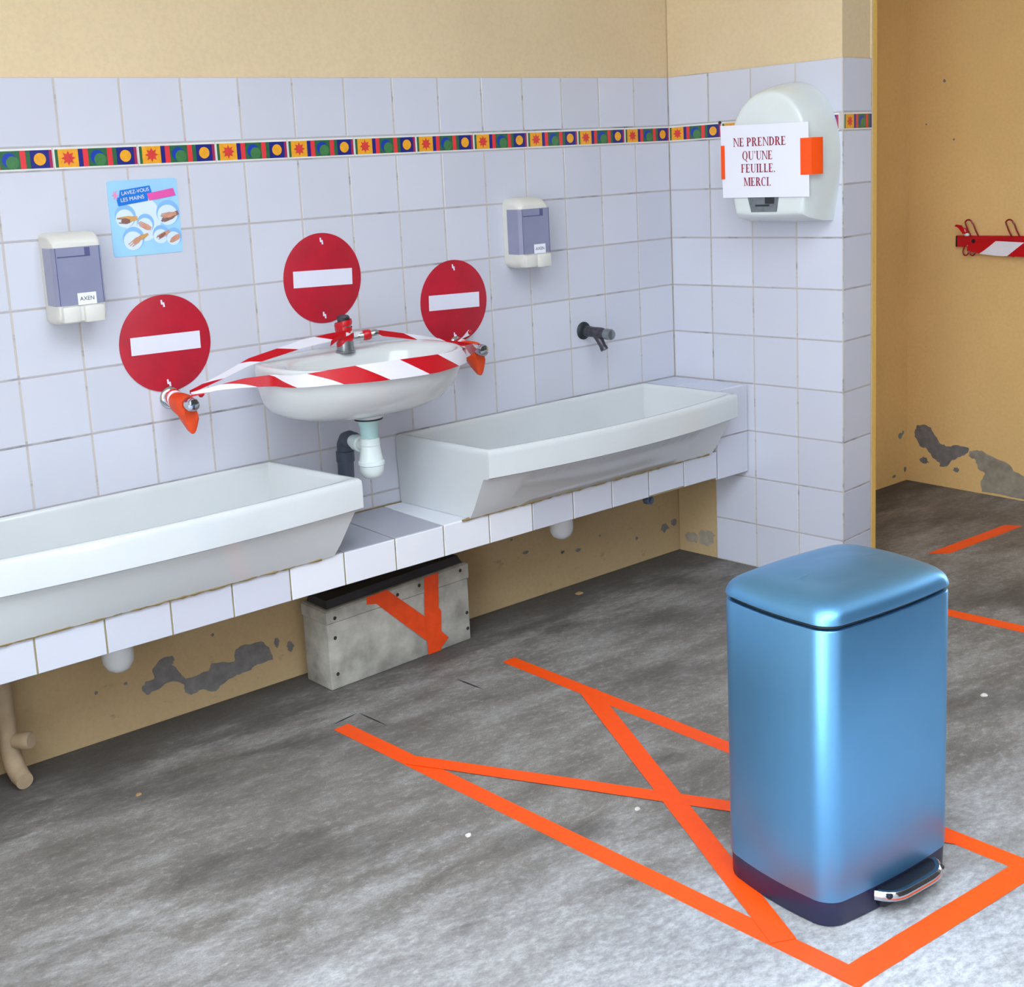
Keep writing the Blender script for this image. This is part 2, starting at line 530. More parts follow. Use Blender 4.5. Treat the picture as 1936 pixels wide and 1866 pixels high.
# short wall on the right (a partition ending in a free edge)
D4 = .5994 * LN
TH = .1603
def RW(d, z, off=0):
    return UR * d + NR * off + VZ * z
bm = NB()
q = [UR * .0 + NR * -.0035, UR * (D4 - .004) + NR * -.0035, UR * (D4 - .004) + NR * -TH, UR * 0 + NR * -(TH + .02)]
def prism(bm, pts, z0, z1, mi=0):
    loft(bm, [[Vector(p) + VZ * z0 for p in pts], [Vector(p) + VZ * z1 for p in pts]], mi)
prism(bm, q, 0, .41, 1); prism(bm, q, .41, 2.75, 0)
# plaster return that frames the tiled edge
e0 = UR * (D4 - .004) + UE * TH
q2 = [e0 + NE * .0035, e0 + UE * .010 + NE * .003, e0 + UE * .024 - NE * .004, e0 + UE * .024 - NE * .3, e0 - NE * .3]
prism(bm, q2, 0, 2.75, 0)
q3 = [e0 + UE * .010 + NE * .0032, e0 + UE * .036 + NE * .001, e0 + UE * .038 - NE * .4, e0 + UE * .012 - NE * .4]
prism(bm, q3, .0, 2.75, 2)
wall_right = struct(obj('wall_right', bm, ['cream_plaster', 'stained_shaded_plaster', 'ochre_edge'], thr=20))
dc = [0, .1494 * LN, .2994 * LN, .4494 * LN, D4]
bm = NB()
RZ = [0.0] + ROWS
for i, (a, b_) in enumerate(zip(dc, dc[1:])):
    for z0, z1 in list(zip(RZ, RZ[1:])) + [(ZB1, ZTOP)]:
        if i == 0 and z1 < .45:
            continue
        rect_tile(bm, O, UR, VZ, NR, a, b_, z0, z1)
EO = UR * D4
for z0, z1 in list(zip(RZ, RZ[1:])) + [(ZB1, ZTOP)]:
    rect_tile(bm, EO, UE, VZ, NE, 0, TH, z0, z1, mi=1)
obj('wall_tile', bm, ['glazed_tile', 'cool_tile'], wall_right, fin=False)
bm = NB()
for d0, d1, z0 in ((0, dc[1], .402), (dc[1] + .001, D4, 0)):
    loft(bm, [[RW(d0, z0, -.0034), RW(d1, z0, -.0034), RW(d1, z0, -.0007), RW(d0, z0, -.0007)], [RW(d0, ZTOP - .001, -.0034), RW(d1, ZTOP - .001, -.0034), RW(d1, ZTOP - .001, -.0007), RW(d0, ZTOP - .001, -.0007)]])
loft(bm, [[EO + UE * a - NE * b_ + VZ * z for a, b_ in ((0, .0034), (TH, .0034), (TH, .0007), (0, .0007))] for z in (0, ZTOP - .001)])
for z in ROWS + [ZB1]:
    d0 = 0 if z > .43 else dc[1] + .001
    poly(bm, [RW(d0, z - .0017, -.00045), RW(D4, z - .0017, -.00045), RW(D4, z + .0017, -.00045), RW(d0, z + .0017, -.00045)], 1)
    poly(bm, [EO + UE * a - NE * .00045 + VZ * (z + b_) for a, b_ in ((0, -.0017), (TH, -.0017), (TH, .0017), (0, .0017))], 1)
obj('grout_bed', bm, ['grout', 'grey_grout'], wall_right, fin=True)
listel_obj(wall_right, [(O, UR, NR, .197 * k, 9) for k in range(3)] + [(EO, UE, NE, .002, TH - .003)])
bm = NB()
for pts in (blob(.105, .062, .035, .03, 13), blob(.05, .05, .03, .02)):
    slab_poly(bm, [RW(p[0], p[1], -.0036) for p in ragged(pts, .004)], NR, .0009)
obj('bare_patch', bm, 'pale_render', wall_right, fin=False)
bm = NB(); lathe(bm, RW(.192, 1.388, -.001), NR, [(0, .005), (.003, .0048), (.0045, .002)], 10)
obj('screw_head', bm, 'nail_rust', wall_right)

# recess beyond the partition
bm = NB(); box(bm, (.2005, -.05, 0), (1.2449, .2, 2.75))
wall_far = struct(obj('wall_recess', bm, 'ochre_plaster'))
bm = NB()
for pts, mi in ((blob(1.201, .185, .016, .012), 0), (blob(1.218, .194, .006, .008), 0), (blob(1.2337, .0448, .008, .012), 1), (blob(1.16, .03, .012, .006), 1)):
    slab_poly(bm, [(p[0], -.0498, p[1]) for p in ragged(pts, .002)], (0, -1, 0), .0008, mi)
obj('bare_patch', bm, ['blue_flake', 'bare_render'], wall_far, fin=False)
bm = NB(); box(bm, (1.245, -1.5, 0), (1.45, .2, 2.75))
wall_side = struct(obj('wall_side', bm, 'ochre_plaster'))
bm = NB()
for pts, mi in ((PEEL_B, 0), (blob(-.125, .09, .018, .014), 0), (blob(-.258, .075, .012, .010), 0), (PEEL_C, 1)):
    slab_poly(bm, [(1.2452, p[0], p[1]) for p in ragged(pts, .003)], (-1, 0, 0), .0009, mi)
for cy, cz, r in ((-.19, 1.51, .006), (-.23, 1.30, .004), (-.12, 1.36, .003)):
    slab_poly(bm, [(1.2452, p[0], p[1]) for p in blob(cy, cz, r, r)], (-1, 0, 0), .0007, 0)
obj('bare_patch', bm, ['bare_render', 'pale_render'], wall_side, fin=False)

# ------------------------------------------------------------------ tiled washing ledge
ledge = thing('washing_ledge', 'low white tiled masonry ledge along the back wall under the two troughs', 'ledge', (-1.6, -.14, .36))
LZ0, LZ1, LY = .3165, .4005, -.275
bm = NB(); box(bm, (-3.6, LY + .004, LZ0 + .001), (.02, -.0013, LZ1 - .003))
obj('slab', bm, 'dirty_grout', ledge)
fc = [-.119 - T * k for k in range(0, 24)]
bm = NB()
NY = Vector((0, -1, 0))
for k, (a, b_) in enumerate(zip(fc, fc[1:])):
    rect_tile(bm, Vector((0, LY, 0)), UX, VZ, NY, b_, a, LZ0 + (.0 if k != 1 else .0035), LZ1, mi=1 if 5 <= k <= 9 else 0)
obj('front_tile', bm, ['glazed_tile', 'white_tile'], ledge, fin=False)
bm = NB()
VY = Vector((0, 1, 0))
for k, (a, b_) in enumerate(zip(fc, fc[1:])):
    rect_tile(bm, Vector((0, 0, LZ1)), UX, VY, VZ, b_, a, LY, -.002, mi=1 if k == 6 else 0)
obj('top_tile', bm, ['ledge_tile', 'white_tile'], ledge, fin=False)
# raised block in the corner
BX0, BZ1 = -.152, ROWS[3]
def yx(y):
    return -SK * y - .0012
bm = NB()
bq = [(BX0 + .03, LY + .004), (yx(LY), LY + .004), (yx(0), -.0013), (BX0 + .0, -.0013)]
loft(bm, [[Vector((x, y, .311)) for x, y in bq], [Vector((x, y, BZ1 - .003)) for x, y in bq]])
obj('corner_block', bm, 'grout', ledge)
bm = NB()
for z0, z1 in ((.309, ROWS[2]), (ROWS[2], BZ1)):
    rect_tile(bm, Vector((0, LY, 0)), UX, VZ, NY, -.119, .0265, z0, z1)
for x0, x1, y0, y1 in ((-.15, -.005, -.13, -.002), (-.12, .010, LY, -.13)):
    rect_tile(bm, Vector((0, 0, BZ1)), UX, VY, VZ, x0, x1, y0, y1, mi=1)
obj('block_tile', bm, ['glazed_tile', 'cool_tile'], ledge, fin=False)
bm = NB(); lathe(bm, (-.404, -.245, .302), (0, -1, .1), [(0, .013), (.02, .013), (.021, .010), (.012, .009)], 16)
obj('pipe_stub', bm, 'grey_pvc', ledge)

# ------------------------------------------------------------------ ceramic troughs
def trough(name, label, xl, xr, yl, yr, bow, base_l, base_r, drain_x, skl=0., skr=0.):
    root = thing(name, label, 'trough sink', ((xl + xr) / 2, -.18, LZ1), 'ceramic troughs on the ledge')
    N = 24; K = 6
    zt = .5915
    def loop(z, inset, front_in, blend=0.):
        """blend 0 = rim outline, 1 = base outline"""
        L = lambda y: (xl + skl * y) * (1 - blend) + (base_l + skl * y * .8) * blend + inset
        Rr = lambda y: (xr + skr * y) * (1 - blend) + (base_r + skr * y * .8) * blend - inset
        pts = []
        yF = lambda u: (yl + (yr - yl) * (u + 1) / 2 - bow * (1 - u * u)) * (1 - blend) + (-.282) * blend + front_in
        yb = -.003 - inset * .75
        for k in range(K):
            y = yb + (yF(-1) - yb) * k / K
            pts.append(Vector((L(y), y, z)))
        for k in range(N + 1):
            u = -1 + 2 * k / N
            y = yF(u)
            pts.append(Vector((L(y) + (Rr(y) - L(y)) * k / N, y, z)))
        for k in range(1, K + 1):
            y = yF(1) + (yb - yF(1)) * k / K
            pts.append(Vector((Rr(y), y, z)))
        for k in range(1, 6):
            pts.append(Vector((Rr(yb) + (L(yb) - Rr(yb)) * k / 6, yb, z)))
        return pts
    bm = NB()
    lo = [loop(.4012, .0, .0, 1.), loop(.43, .0, .0, .78), loop(.514, 0, .014, .12), loop(.516, .0, .006, .02), loop(.520, .0, .001, .0), loop(.575, .0, .0), loop(.586, .0012, .0012), loop(zt, .006, .006),
          loop(zt, .015, .016), loop(.588, .0195, .021), loop(.578, .022, .024), loop(.50, .034, .05), loop(.452, .05, .085), loop(.444, .075, .115)]
    loft(bm, lo)
    obj('bowl', bm, 'ceramic', root, thr=50)
    bm = NB(); lathe(bm, (drain_x, -.15, .4435), (0, 0, 1), [(0, .03), (.002, .03), (.0025, .022), (.001, .02)], 20)
    obj('drain_grate', bm, 'chrome', root)
    bm = NB()
    lathe(bm, (drain_x, -.12, .40), (0, 0, -1), [(0, .02), (.085, .02), (.09, .034), (.155, .036), (.168, .034), (.182, .026), (.190, .012), (.192, .002)], 24)
    obj('drain_trap', bm, 'white_plastic', root)
    bm = NB()
    xs = [base_l + (base_r - base_l) * k / 60 for k in range(61)]
    tube(bm, [(x, -.2795 + random.uniform(-.0012, .0012), .4015 + random.uniform(-.001, .0012)) for x in xs], [.0035 + random.uniform(-.0012, .0016) for _ in xs], 6)
    obj('sealant_bead', bm, 'sealant', root)
    return root
trough('ceramic_trough', 'long white ceramic trough sink on the ledge, right of the washbasin', -1.115, -.146, -.362, -.362, .046, -1.11, -.165, -.63, -.10, -.06)
trough('ceramic_trough', 'long white ceramic trough sink running out of the left edge of the picture', -2.41, -1.499, -.33, -.343, .030, -2.39, -1.535, -1.992, -.10, -.155)

# ------------------------------------------------------------------ washbasin
basin = thing('washbasin', 'small white wall-hung washbasin between the two troughs with striped tape around it', 'washbasin', (-1.32, -.02, .7))
BXc = -1.324
def dloop(hw, D, z, n=2.55, N=44, yb=-.001):
    yc = -.17 * D / .392
    back = -yc * 1.10
    cut = math.asin(min(1, (abs(yb - yc) / back) ** (n / 2)))
    pts = []
    for k in range(N + 1):
        t = (PI - cut) + (PI + 2 * cut) * k / N
        c, s = math.cos(t), math.sin(t)
        ry = back if s > 0 else D + yc
        pts.append(Vector((BXc + hw * math.copysign(abs(c) ** (2 / n), c), yc + ry * math.copysign(abs(s) ** (2 / n), s), z)))
    x0, x1 = pts[-1].x, pts[0].x
    for k in range(1, 14):
        pts.append(Vector((x0 + (x1 - x0) * k / 14, pts[0].y, z)))
    return pts
def inner(ref, rx, ry, cy, z):
    out = []
    for p in ref:
        a = math.atan2((p.y - cy) / ry, (p.x - BXc) / rx)
        c, s = math.cos(a), math.sin(a)
        n = 2.6
        out.append(Vector((BXc + rx * math.copysign(abs(c) ** (2 / n), c), cy + ry * math.copysign(abs(s) ** (2 / n), s), z)))
    return out
ref = dloop(.2585, .392, .855)
lo = [dloop(.10, .245, .711), dloop(.155, .275, .7145), dloop(.196, .30, .7225), dloop(.222, .328, .738), dloop(.239, .354, .762), dloop(.250, .375, .793), dloop(.2555, .387, .825), dloop(.2585, .392, .845), dloop(.257, .3905, .853), dloop(.253, .386, .857), dloop(.246, .379, .8575, yb=-.004),
      inner(ref, .222, .128, -.236, .853), inner(ref, .212, .120, -.236, .840), inner(ref, .190, .108, -.234, .80), inner(ref, .150, .088, -.232, .76), inner(ref, .09, .06, -.23, .738), inner(ref, .03, .02, -.23, .734)]
bm = NB(); loft(bm, lo)
obj('bowl', bm, 'ceramic', basin, thr=60)
bm = NB(); lathe(bm, (BXc, -.2, .7118), (0, 0, -1), [(-.004, .05), (.004, .046), (.010, .040), (.013, .036)], 24)
obj('outlet_boss', bm, 'ceramic', basin)

trap = thing('bottle_trap', 'white plastic bottle trap hanging under the washbasin', 'trap', (BXc, -.2, .55))
bm = NB(); lathe(bm, (BXc, -.2, .6986), (0, 0, -1), [(0, .036), (.004, .036), (.005, .030)], 24)
obj('washer', bm, 'black_rubber', trap)
bm = NB(); lathe(bm, (BXc, -.2, .6934), (0, 0, -1), [(0, .029), (.006, .027), (.020, .023), (.030, .0235), (.0449, .021)], 24)
obj('tailpiece', bm, 'mint_plastic', trap)
bm = NB(); lathe(bm, (BXc, -.2, .6485), (0, 0, -1), [(0, .021), (.001, .0245), (.018, .0255), (.020, .024), (.040, .027), (.058, .0305), (.060, .033), (.068, .0335), (.070, .031), (.084, .0305), (.094, .027), (.102, .020), (.106, .008)], 28)
obj('cup', bm, 'trap_plastic', trap)
bm = NB(); lathe(bm, (BXc + .002, -.185, .622), (.10, 1, .02), [(0, .016), (.035, .016), (.037, .021), (.062, .021), (.064, .017), (.10, .017)], 20)
obj('outlet', bm, 'trap_plastic', trap)
pts = [(BXc + .012, -.105, .625), (BXc + .016, -.078, .625), (BXc + .019, -.060, .620), (BXc + .018, -.05, .606), (BXc + .017, -.05, .58), (BXc + .015, -.05, .50), (BXc + .015, -.044, .478), (BXc + .015, -.026, .468), (BXc + .015, -.0015, .467)]
bm = NB(); tube(bm, pts, .0215, 20)
lathe(bm, (BXc + .0168, -.05, .56), (0, 0, 1), [(0, .0215), (.001, .024), (.028, .024), (.029, .0215)], 20)
tag(obj('waste_pipe', bm, 'grey_pvc'), 'dark grey plastic waste pipe bending down behind the white bottle trap', 'pipe')

# basin tap
bt = thing('basin_tap', 'short chrome tap on the washbasin wrapped in striped tape', 'tap', (-1.312, -.1, .857))
bm = NB(); lathe(bm, (-1.314, -.1, .8535), (0, 0, 1), [(0, .025), (.004, .025), (.005, .0225), (.05, .0205), (.07, .0175), (.076, .017)], 24)
obj('body', bm, 'dull_chrome', bt)
bm = NB(); lathe(bm, (-1.314, -.1, .930), (0, 0, 1), [(-.0005, .015), (.012, .0165), (.017, .013), (.019, .004)], 24)
obj('push_button', bm, 'tarnished_brass', bt)
bm = NB(); lathe(bm, (-1.30, -.104, .888), (.92, -.30, .08), [(0, .012), (.02, .011), (.045, .0095), (.05, .011), (.064, .0125), (.072, .010), (.076, .004)], 18)
obj('spout', bm, 'chrome', bt)

# ------------------------------------------------------------------ striped barrier tape
def striped_ribbon(bm, path, period, shear, phase, th=.0006):
    """path: list of (x, y, ztop, zbot); red and white bands cut diagonally"""
    P = [(Vector((x, y, a)), Vector((x, y, b))) for x, y, a, b in path]
    # resample by length
    L = [0.]
    for (a0, b0), (a1, b1) in zip(P, P[1:]):
        L.append(L[-1] + ((a0 + b0) / 2 - (a1 + b1) / 2).length)
    def at(s):
        s = max(0, min(L[-1], s))
        for i in range(len(L) - 1):
            if s <= L[i + 1] + 1e-9:
                f = (s - L[i]) / max(1e-9, L[i + 1] - L[i])
                return P[i][0].lerp(P[i + 1][0], f), P[i][1].lerp(P[i + 1][1], f)
        return P[-1]
    R_ = 6
    step = period / 16
    n = int(L[-1] / step) + 1
    grid = []
    for i in range(-8, n + 9):
        row = []
        for k in range(R_ + 1):
            v = k / R_                      # 0 top, 1 bottom
            s = i * step + shear * (v - .5)
            a, b_ = at(s)
            row.append(a.lerp(b_, v))
        grid.append(row)
    verts = [[bm.verts.new(p) for p in r] for r in grid]
    for i in range(len(grid) - 1):
        s = (i - 8 + .5) * step
        mi = 0 if ((s - phase) / period) % 1 < .5 else 1
        for k in range(R_):
            q = [verts[i][k], verts[i + 1][k], verts[i + 1][k + 1], verts[i][k + 1]]
            try:
                f = bm.faces.new(q); f.material_index = mi; f.smooth = True
            except ValueError:
                pass
FRONT = [(-1.752, -0.118, 0.8195, 0.8085), (-1.70, -0.147, 0.8306, 0.8195), (-1.645, -0.178, 0.8426, 0.8206)]
for p in dloop(.2645, .3985, 0)[10:35]:
    FRONT.append((p.x, p.y, None, None))
FRONT += [(-1.06, -.255, .8465, .8140), (-1.01, -.21, .8405, .8090), (-.95, -.157, .8320, .8060), (-.915, -.126, .8220, .8080), (-.885, -.10, .8165, .8075)]
ZT = [(-1.62, .8450, .8200), (-1.58, .8476, .8190), (-1.548, .8546, .8226), (-1.517, .8607, .8256), (-1.479, .8647, .8246), (-1.434, .8665, .8236), (-1.38, .8665, .8222), (-1.30, .8648, .8198), (-1.235, .8625, .8190), (-1.185, .8603, .8212), (-1.143, .8560, .8212), (-1.10, .8510, .8180), (-1.04, .8440, .8120)]
def zt_at(x):
    for (x0, a0, b0), (x1, a1, b1) in zip(ZT, ZT[1:]):
        if x <= x1:
            f = max(0, (x - x0) / (x1 - x0))
            return a0 + (a1 - a0) * f, b0 + (b1 - b0) * f
    return ZT[-1][1:]
FRONT = [(x, y, *(zt_at(x) if a is None else (a, b_))) for x, y, a, b_ in FRONT]
bt_ = thing('barrier_tape', 'red and white striped barrier tape stretched around the washbasin between two wall taps', 'barrier tape', (-1.32, -.3, .84))
bm = NB(); striped_ribbon(bm, FRONT, .226, .085, .116)
obj('front_strand', bm, ['red_tape', 'white_tape'], bt_, fin=False)
def twisted(pts, w):
    out = []
    n = len(pts)
    for i in range(n - 1):
        for k in range(6):
            f = k / 6
            p = Vector(pts[i]).lerp(Vector(pts[i + 1]), f)
            out.append((p.x, p.y, p.z + w[i] * (1 - f) / 2 + w[i + 1] * f / 2, p.z - w[i] * (1 - f) / 2 - w[i + 1] * f / 2))
    p = pts[-1]; out.append((p[0], p[1], p[2] + w[-1] / 2, p[2] - w[-1] / 2))
    return out
bm = NB()
striped_ribbon(bm, twisted([(-1.752, -.112, .819), (-1.67, -.11, .842), (-1.5917, -.108, .8675), (-1.44, -.115, .8935), (-1.36, -.12, .900), (-1.325, -.125, .903)], [.008, .013, .018, .021, .020, .015]), .21, .06, .17)
striped_ribbon(bm, twisted([(-1.30, -.122, .897), (-1.24, -.112, .895), (-1.2088, -.105, .8895), (-1.0746, -.10, .8590), (-.985, -.10, .836), (-.888, -.10, .8150)], [.012, .012, .015, .013, .012, .006]), .24, .05, .07)
obj('rear_strand', bm, ['red_tape', 'white_tape'], bt_, fin=False)
# bow of tape wound round the basin tap
bm = NB()
for k, (z, tilt, mi) in enumerate(((.926, .22, 0), (.912, -.10, 0), (.901, .30, 1), (.893, .05, 0), (.882, .42, 0))):
    N = 22
    loops = []
    for j in range(N + 1):
        a = 2 * PI * j / N
        r = .0215 + .0012 * math.sin(3 * a + k)
        c = Vector((-1.314 + r * math.cos(a), -.1 + r * math.sin(a), z + tilt * r * math.cos(a + .8)))
        w = .0075
        loops.append([c + Vector((0, 0, w)), c + Vector((math.cos(a) * .0015, math.sin(a) * .0015, 0)), c - Vector((0, 0, w))])
    rows = [[bm.verts.new(p) for p in l] for l in loops]
    for r0, r1 in zip(rows, rows[1:]):
        for i in range(2):
            f = bm.faces.new((r0[i], r1[i], r1[i + 1], r0[i + 1])); f.material_index = mi
slab_poly(bm, [(-1.335, -.122, .905), (-1.372, -.130, .893), (-1.378, -.132, .879), (-1.340, -.124, .895)], (0, -1, .2), .0012, 0)
lathe(bm, (-1.268, -.114, .891), (.92, -.30, .08), [(0, .0125), (.006, .0138), (.016, .0135), (.02, .012)], 14, 0)
wrap = obj('tape_wrap', bm, ['red_tape', 'white_tape'], bt_)

# ------------------------------------------------------------------ wall taps
def wall_tap(x, z, label, taped, length=.125, spout_len=.038, body='tarnished_brass', grp='push taps on the tiled wall'):
    t = thing('wall_tap', label, 'tap', (x, 0, z), grp)
    bm = NB(); lathe(bm, (x, -.0002, z), (0, -1, 0), [(0, .027), (.003, .027), (.007, .024), (.010, .017)], 28)
    obj('wall_flange', bm, 'chrome' if taped else 'black_rubber', t)
    bm = NB()
    L = length
    lathe(bm, (x, -.009, z), (0, -1, -.04), [(0, .0155), (.018, .0165), (.03, .0155), (L * .55, .0175), (L * .62, .0165), (L * .66, .0145), (L * .72, .0145)], 24)
    obj('body', bm, body, t)
    bm = NB()
    lathe(bm, (x, -.009 - L * .715, z - .0035), (0, -1, -.04), [(0, .0145), (.004, .0165), (L * .2, .0165), (L * .235, .0145), (L * .25, .008)], 24)
    obj('push_button', bm, 'chrome' if taped else 'dull_chrome', t)
    bm = NB()
    d = Vector((.10, -.46, -.88)).normalized()
    p0 = Vector((x, -.009 - L * .42, z - .006))
    lathe(bm, p0, d, [(0, .0150), (.02, .0120), (spout_len, .0105), (spout_len + .003, .012), (spout_len + .012, .012), (spout_len + .012, .008)], 20)
    obj('spout', bm, body, t)
    return t
wall_tap(-1.752, .794, 'chrome push tap under the left no-entry disc, wrapped in orange tape', True)
wall_tap(-.888, .807, 'push tap under the right no-entry disc, wrapped in orange tape', True)
wall_tap(-.400, .789, 'bare dark push tap above the right trough, without tape', False, .12, .042)
def tap_wrap(x, z, label, L=.125):
    bm = NB()
    N = 22
    loops = []
    # a sleeve round the body that sags into a flap round the spout
    for s, rx, up, dn in ((.030, .0185, .0185, .021), (.040, .0220, .0200, .036), (.052, .0240, .0205, .058), (.066, .0245, .0205, .072), (.078, .0240, .0202, .074), (.088, .0215, .0195, .056), (.094, .0190, .0185, .030), (.097, .0178, .0178, .0195)):
        l = []
        for k in range(N):
            a = 2 * PI * k / N
            c, sn = math.cos(a), math.sin(a)
            wx = rx * (1 if sn > -.2 else max(.80, 1 + (sn + .2) * .35 * min(1, dn / .06)))
            l.append(Vector((x + wx * c + (.006 if sn < -.5 else 0) * dn / .08, -s - (0.022 * dn / .08 if sn < -.4 else 0), z - .003 + (up if sn > 0 else dn) * sn)))
        loops.append(l)
    loft(bm, loops, 0)
    tag(obj('orange_tape_wrap', bm, 'old_orange_tape'), label, 'tape', 'orange tape wrapped round taps')
tap_wrap(-1.752, .794, 'orange tape wrapped around the tap below the left no-entry disc')
tap_wrap(-.888, .807, 'orange tape wrapped around the tap below the right no-entry disc')
# loose knots of striped tape at the two taps, each piece a part of its own
def knot(build, mats, parent):
    bm = NB(); build(bm)
    return obj('knot', bm, mats, parent)
for x, z in ((-1.752, .794), (-.888, .807)):
    knot(lambda b: lathe(b, (x, -.013, z), (0, -1, 0), [(0, .0172), (.004, .0205), (.010, .0195), (.015, .0205), (.019, .0178)], 18), 'white_tape', bt_)
    knot(lambda b: lathe(b, (x, -.020, z + .001), (0, -1, .25), [(0, .018), (.002, .0215), (.005, .0215), (.007, .018)], 18), 'red_tape', bt_)
    if x < -1:
        knot(lambda b: lathe(b, (x + .026, -.105, z + .010), (.5, -.2, .5), [(0, .003), (.003, .0065), (.011, .0068), (.014, .003)], 10), 'red_tape', bt_)
    else:
        knot(lambda b: lathe(b, (x + .030, -.018, z + .030), (.6, -.1, .5), [(0, .003), (.004, .008), (.010, .007), (.014, .002)], 8), 'red_tape', bt_)
        knot(lambda b: slab_poly(b, [(x - .004, -.022, z + .018), (x + .034, -.020, z + .026), (x + .032, -.02, z + .042), (x + .010, -.022, z + .026)], (0, -1, 0), .001), 'white_tape', bt_)

# ------------------------------------------------------------------ no-entry discs
def no_entry(x, z, label, tilt=0.):
    t = thing('no_entry_sign', label, 'sign', (x, 0, z), 'no-entry discs on the tiles')
    bm = NB(); lathe(bm, (x, -.0006, z), (0, -1, 0), [(0, .1155), (.0016, .1155), (.002, .1145)], 64)
    obj('disc', bm, 'sign_red', t)
    R_ = Matrix.Rotation(tilt, 4, 'Y')
    def P(a, b):
        v = R_ @ Vector((a, 0, b)); return Vector((x + v.x, -.00265, z + v.z))
    bm = NB(); slab_poly(bm, [P(-.088, -.0205), P(.088, -.0205), P(.088, .0215), P(-.088, .0215)], (0, -1, 0), .0005)
    obj('bar', bm, 'sign_white', t)
    for s in (.095, -.095):
        bm = NB()
        for dx, dz in ((-.0028, .003), (.0022, -.003)):
            slab_poly(bm, [P(dx - .0022, s + dz - .0055), P(dx + .0022, s + dz - .0055), P(dx + .001, s + dz + .0055), P(dx - .003, s + dz + .0055)], (0, -1, 0), .0008)
        obj('staple', bm, 'sign_white', t)
no_entry(-1.750, .925, 'red no-entry disc at left, above the orange-wrapped tap', math.radians(1))
no_entry(-1.305, 1.0365, 'red no-entry disc above the middle of the washbasin, highest of the three', math.radians(2))
no_entry(-.887, .931, 'red no-entry disc at right of the washbasin, smallest of the three in view', math.radians(2))

# ------------------------------------------------------------------ text helper (Blender's built-in font)
def text_mesh(s, size):
    cu = bpy.data.curves.new('lettering', 'FONT')
    cu.body = s; cu.size = size; cu.align_x = 'CENTER'; cu.align_y = 'CENTER'
    o = bpy.data.objects.new('lettering', cu)
    COL.objects.link(o)
    dg = bpy.context.evaluated_depsgraph_get()
    dg.update()
    me = bpy.data.meshes.new_from_object(o.evaluated_get(dg))
    bpy.data.objects.remove(o)
    bpy.data.curves.remove(cu)
    return me
def text_into(bm, s, size, fn, mi=0, bold=0.):
    me = text_mesh(s, size)
    vs = [bm.verts.new(fn(v.co.x, v.co.y)) for v in me.vertices]
    for p in me.polygons:
        try:
            f = bm.faces.new([vs[i] for i in p.vertices]); f.material_index = mi
        except ValueError:
            pass
    bpy.data.meshes.remove(me)

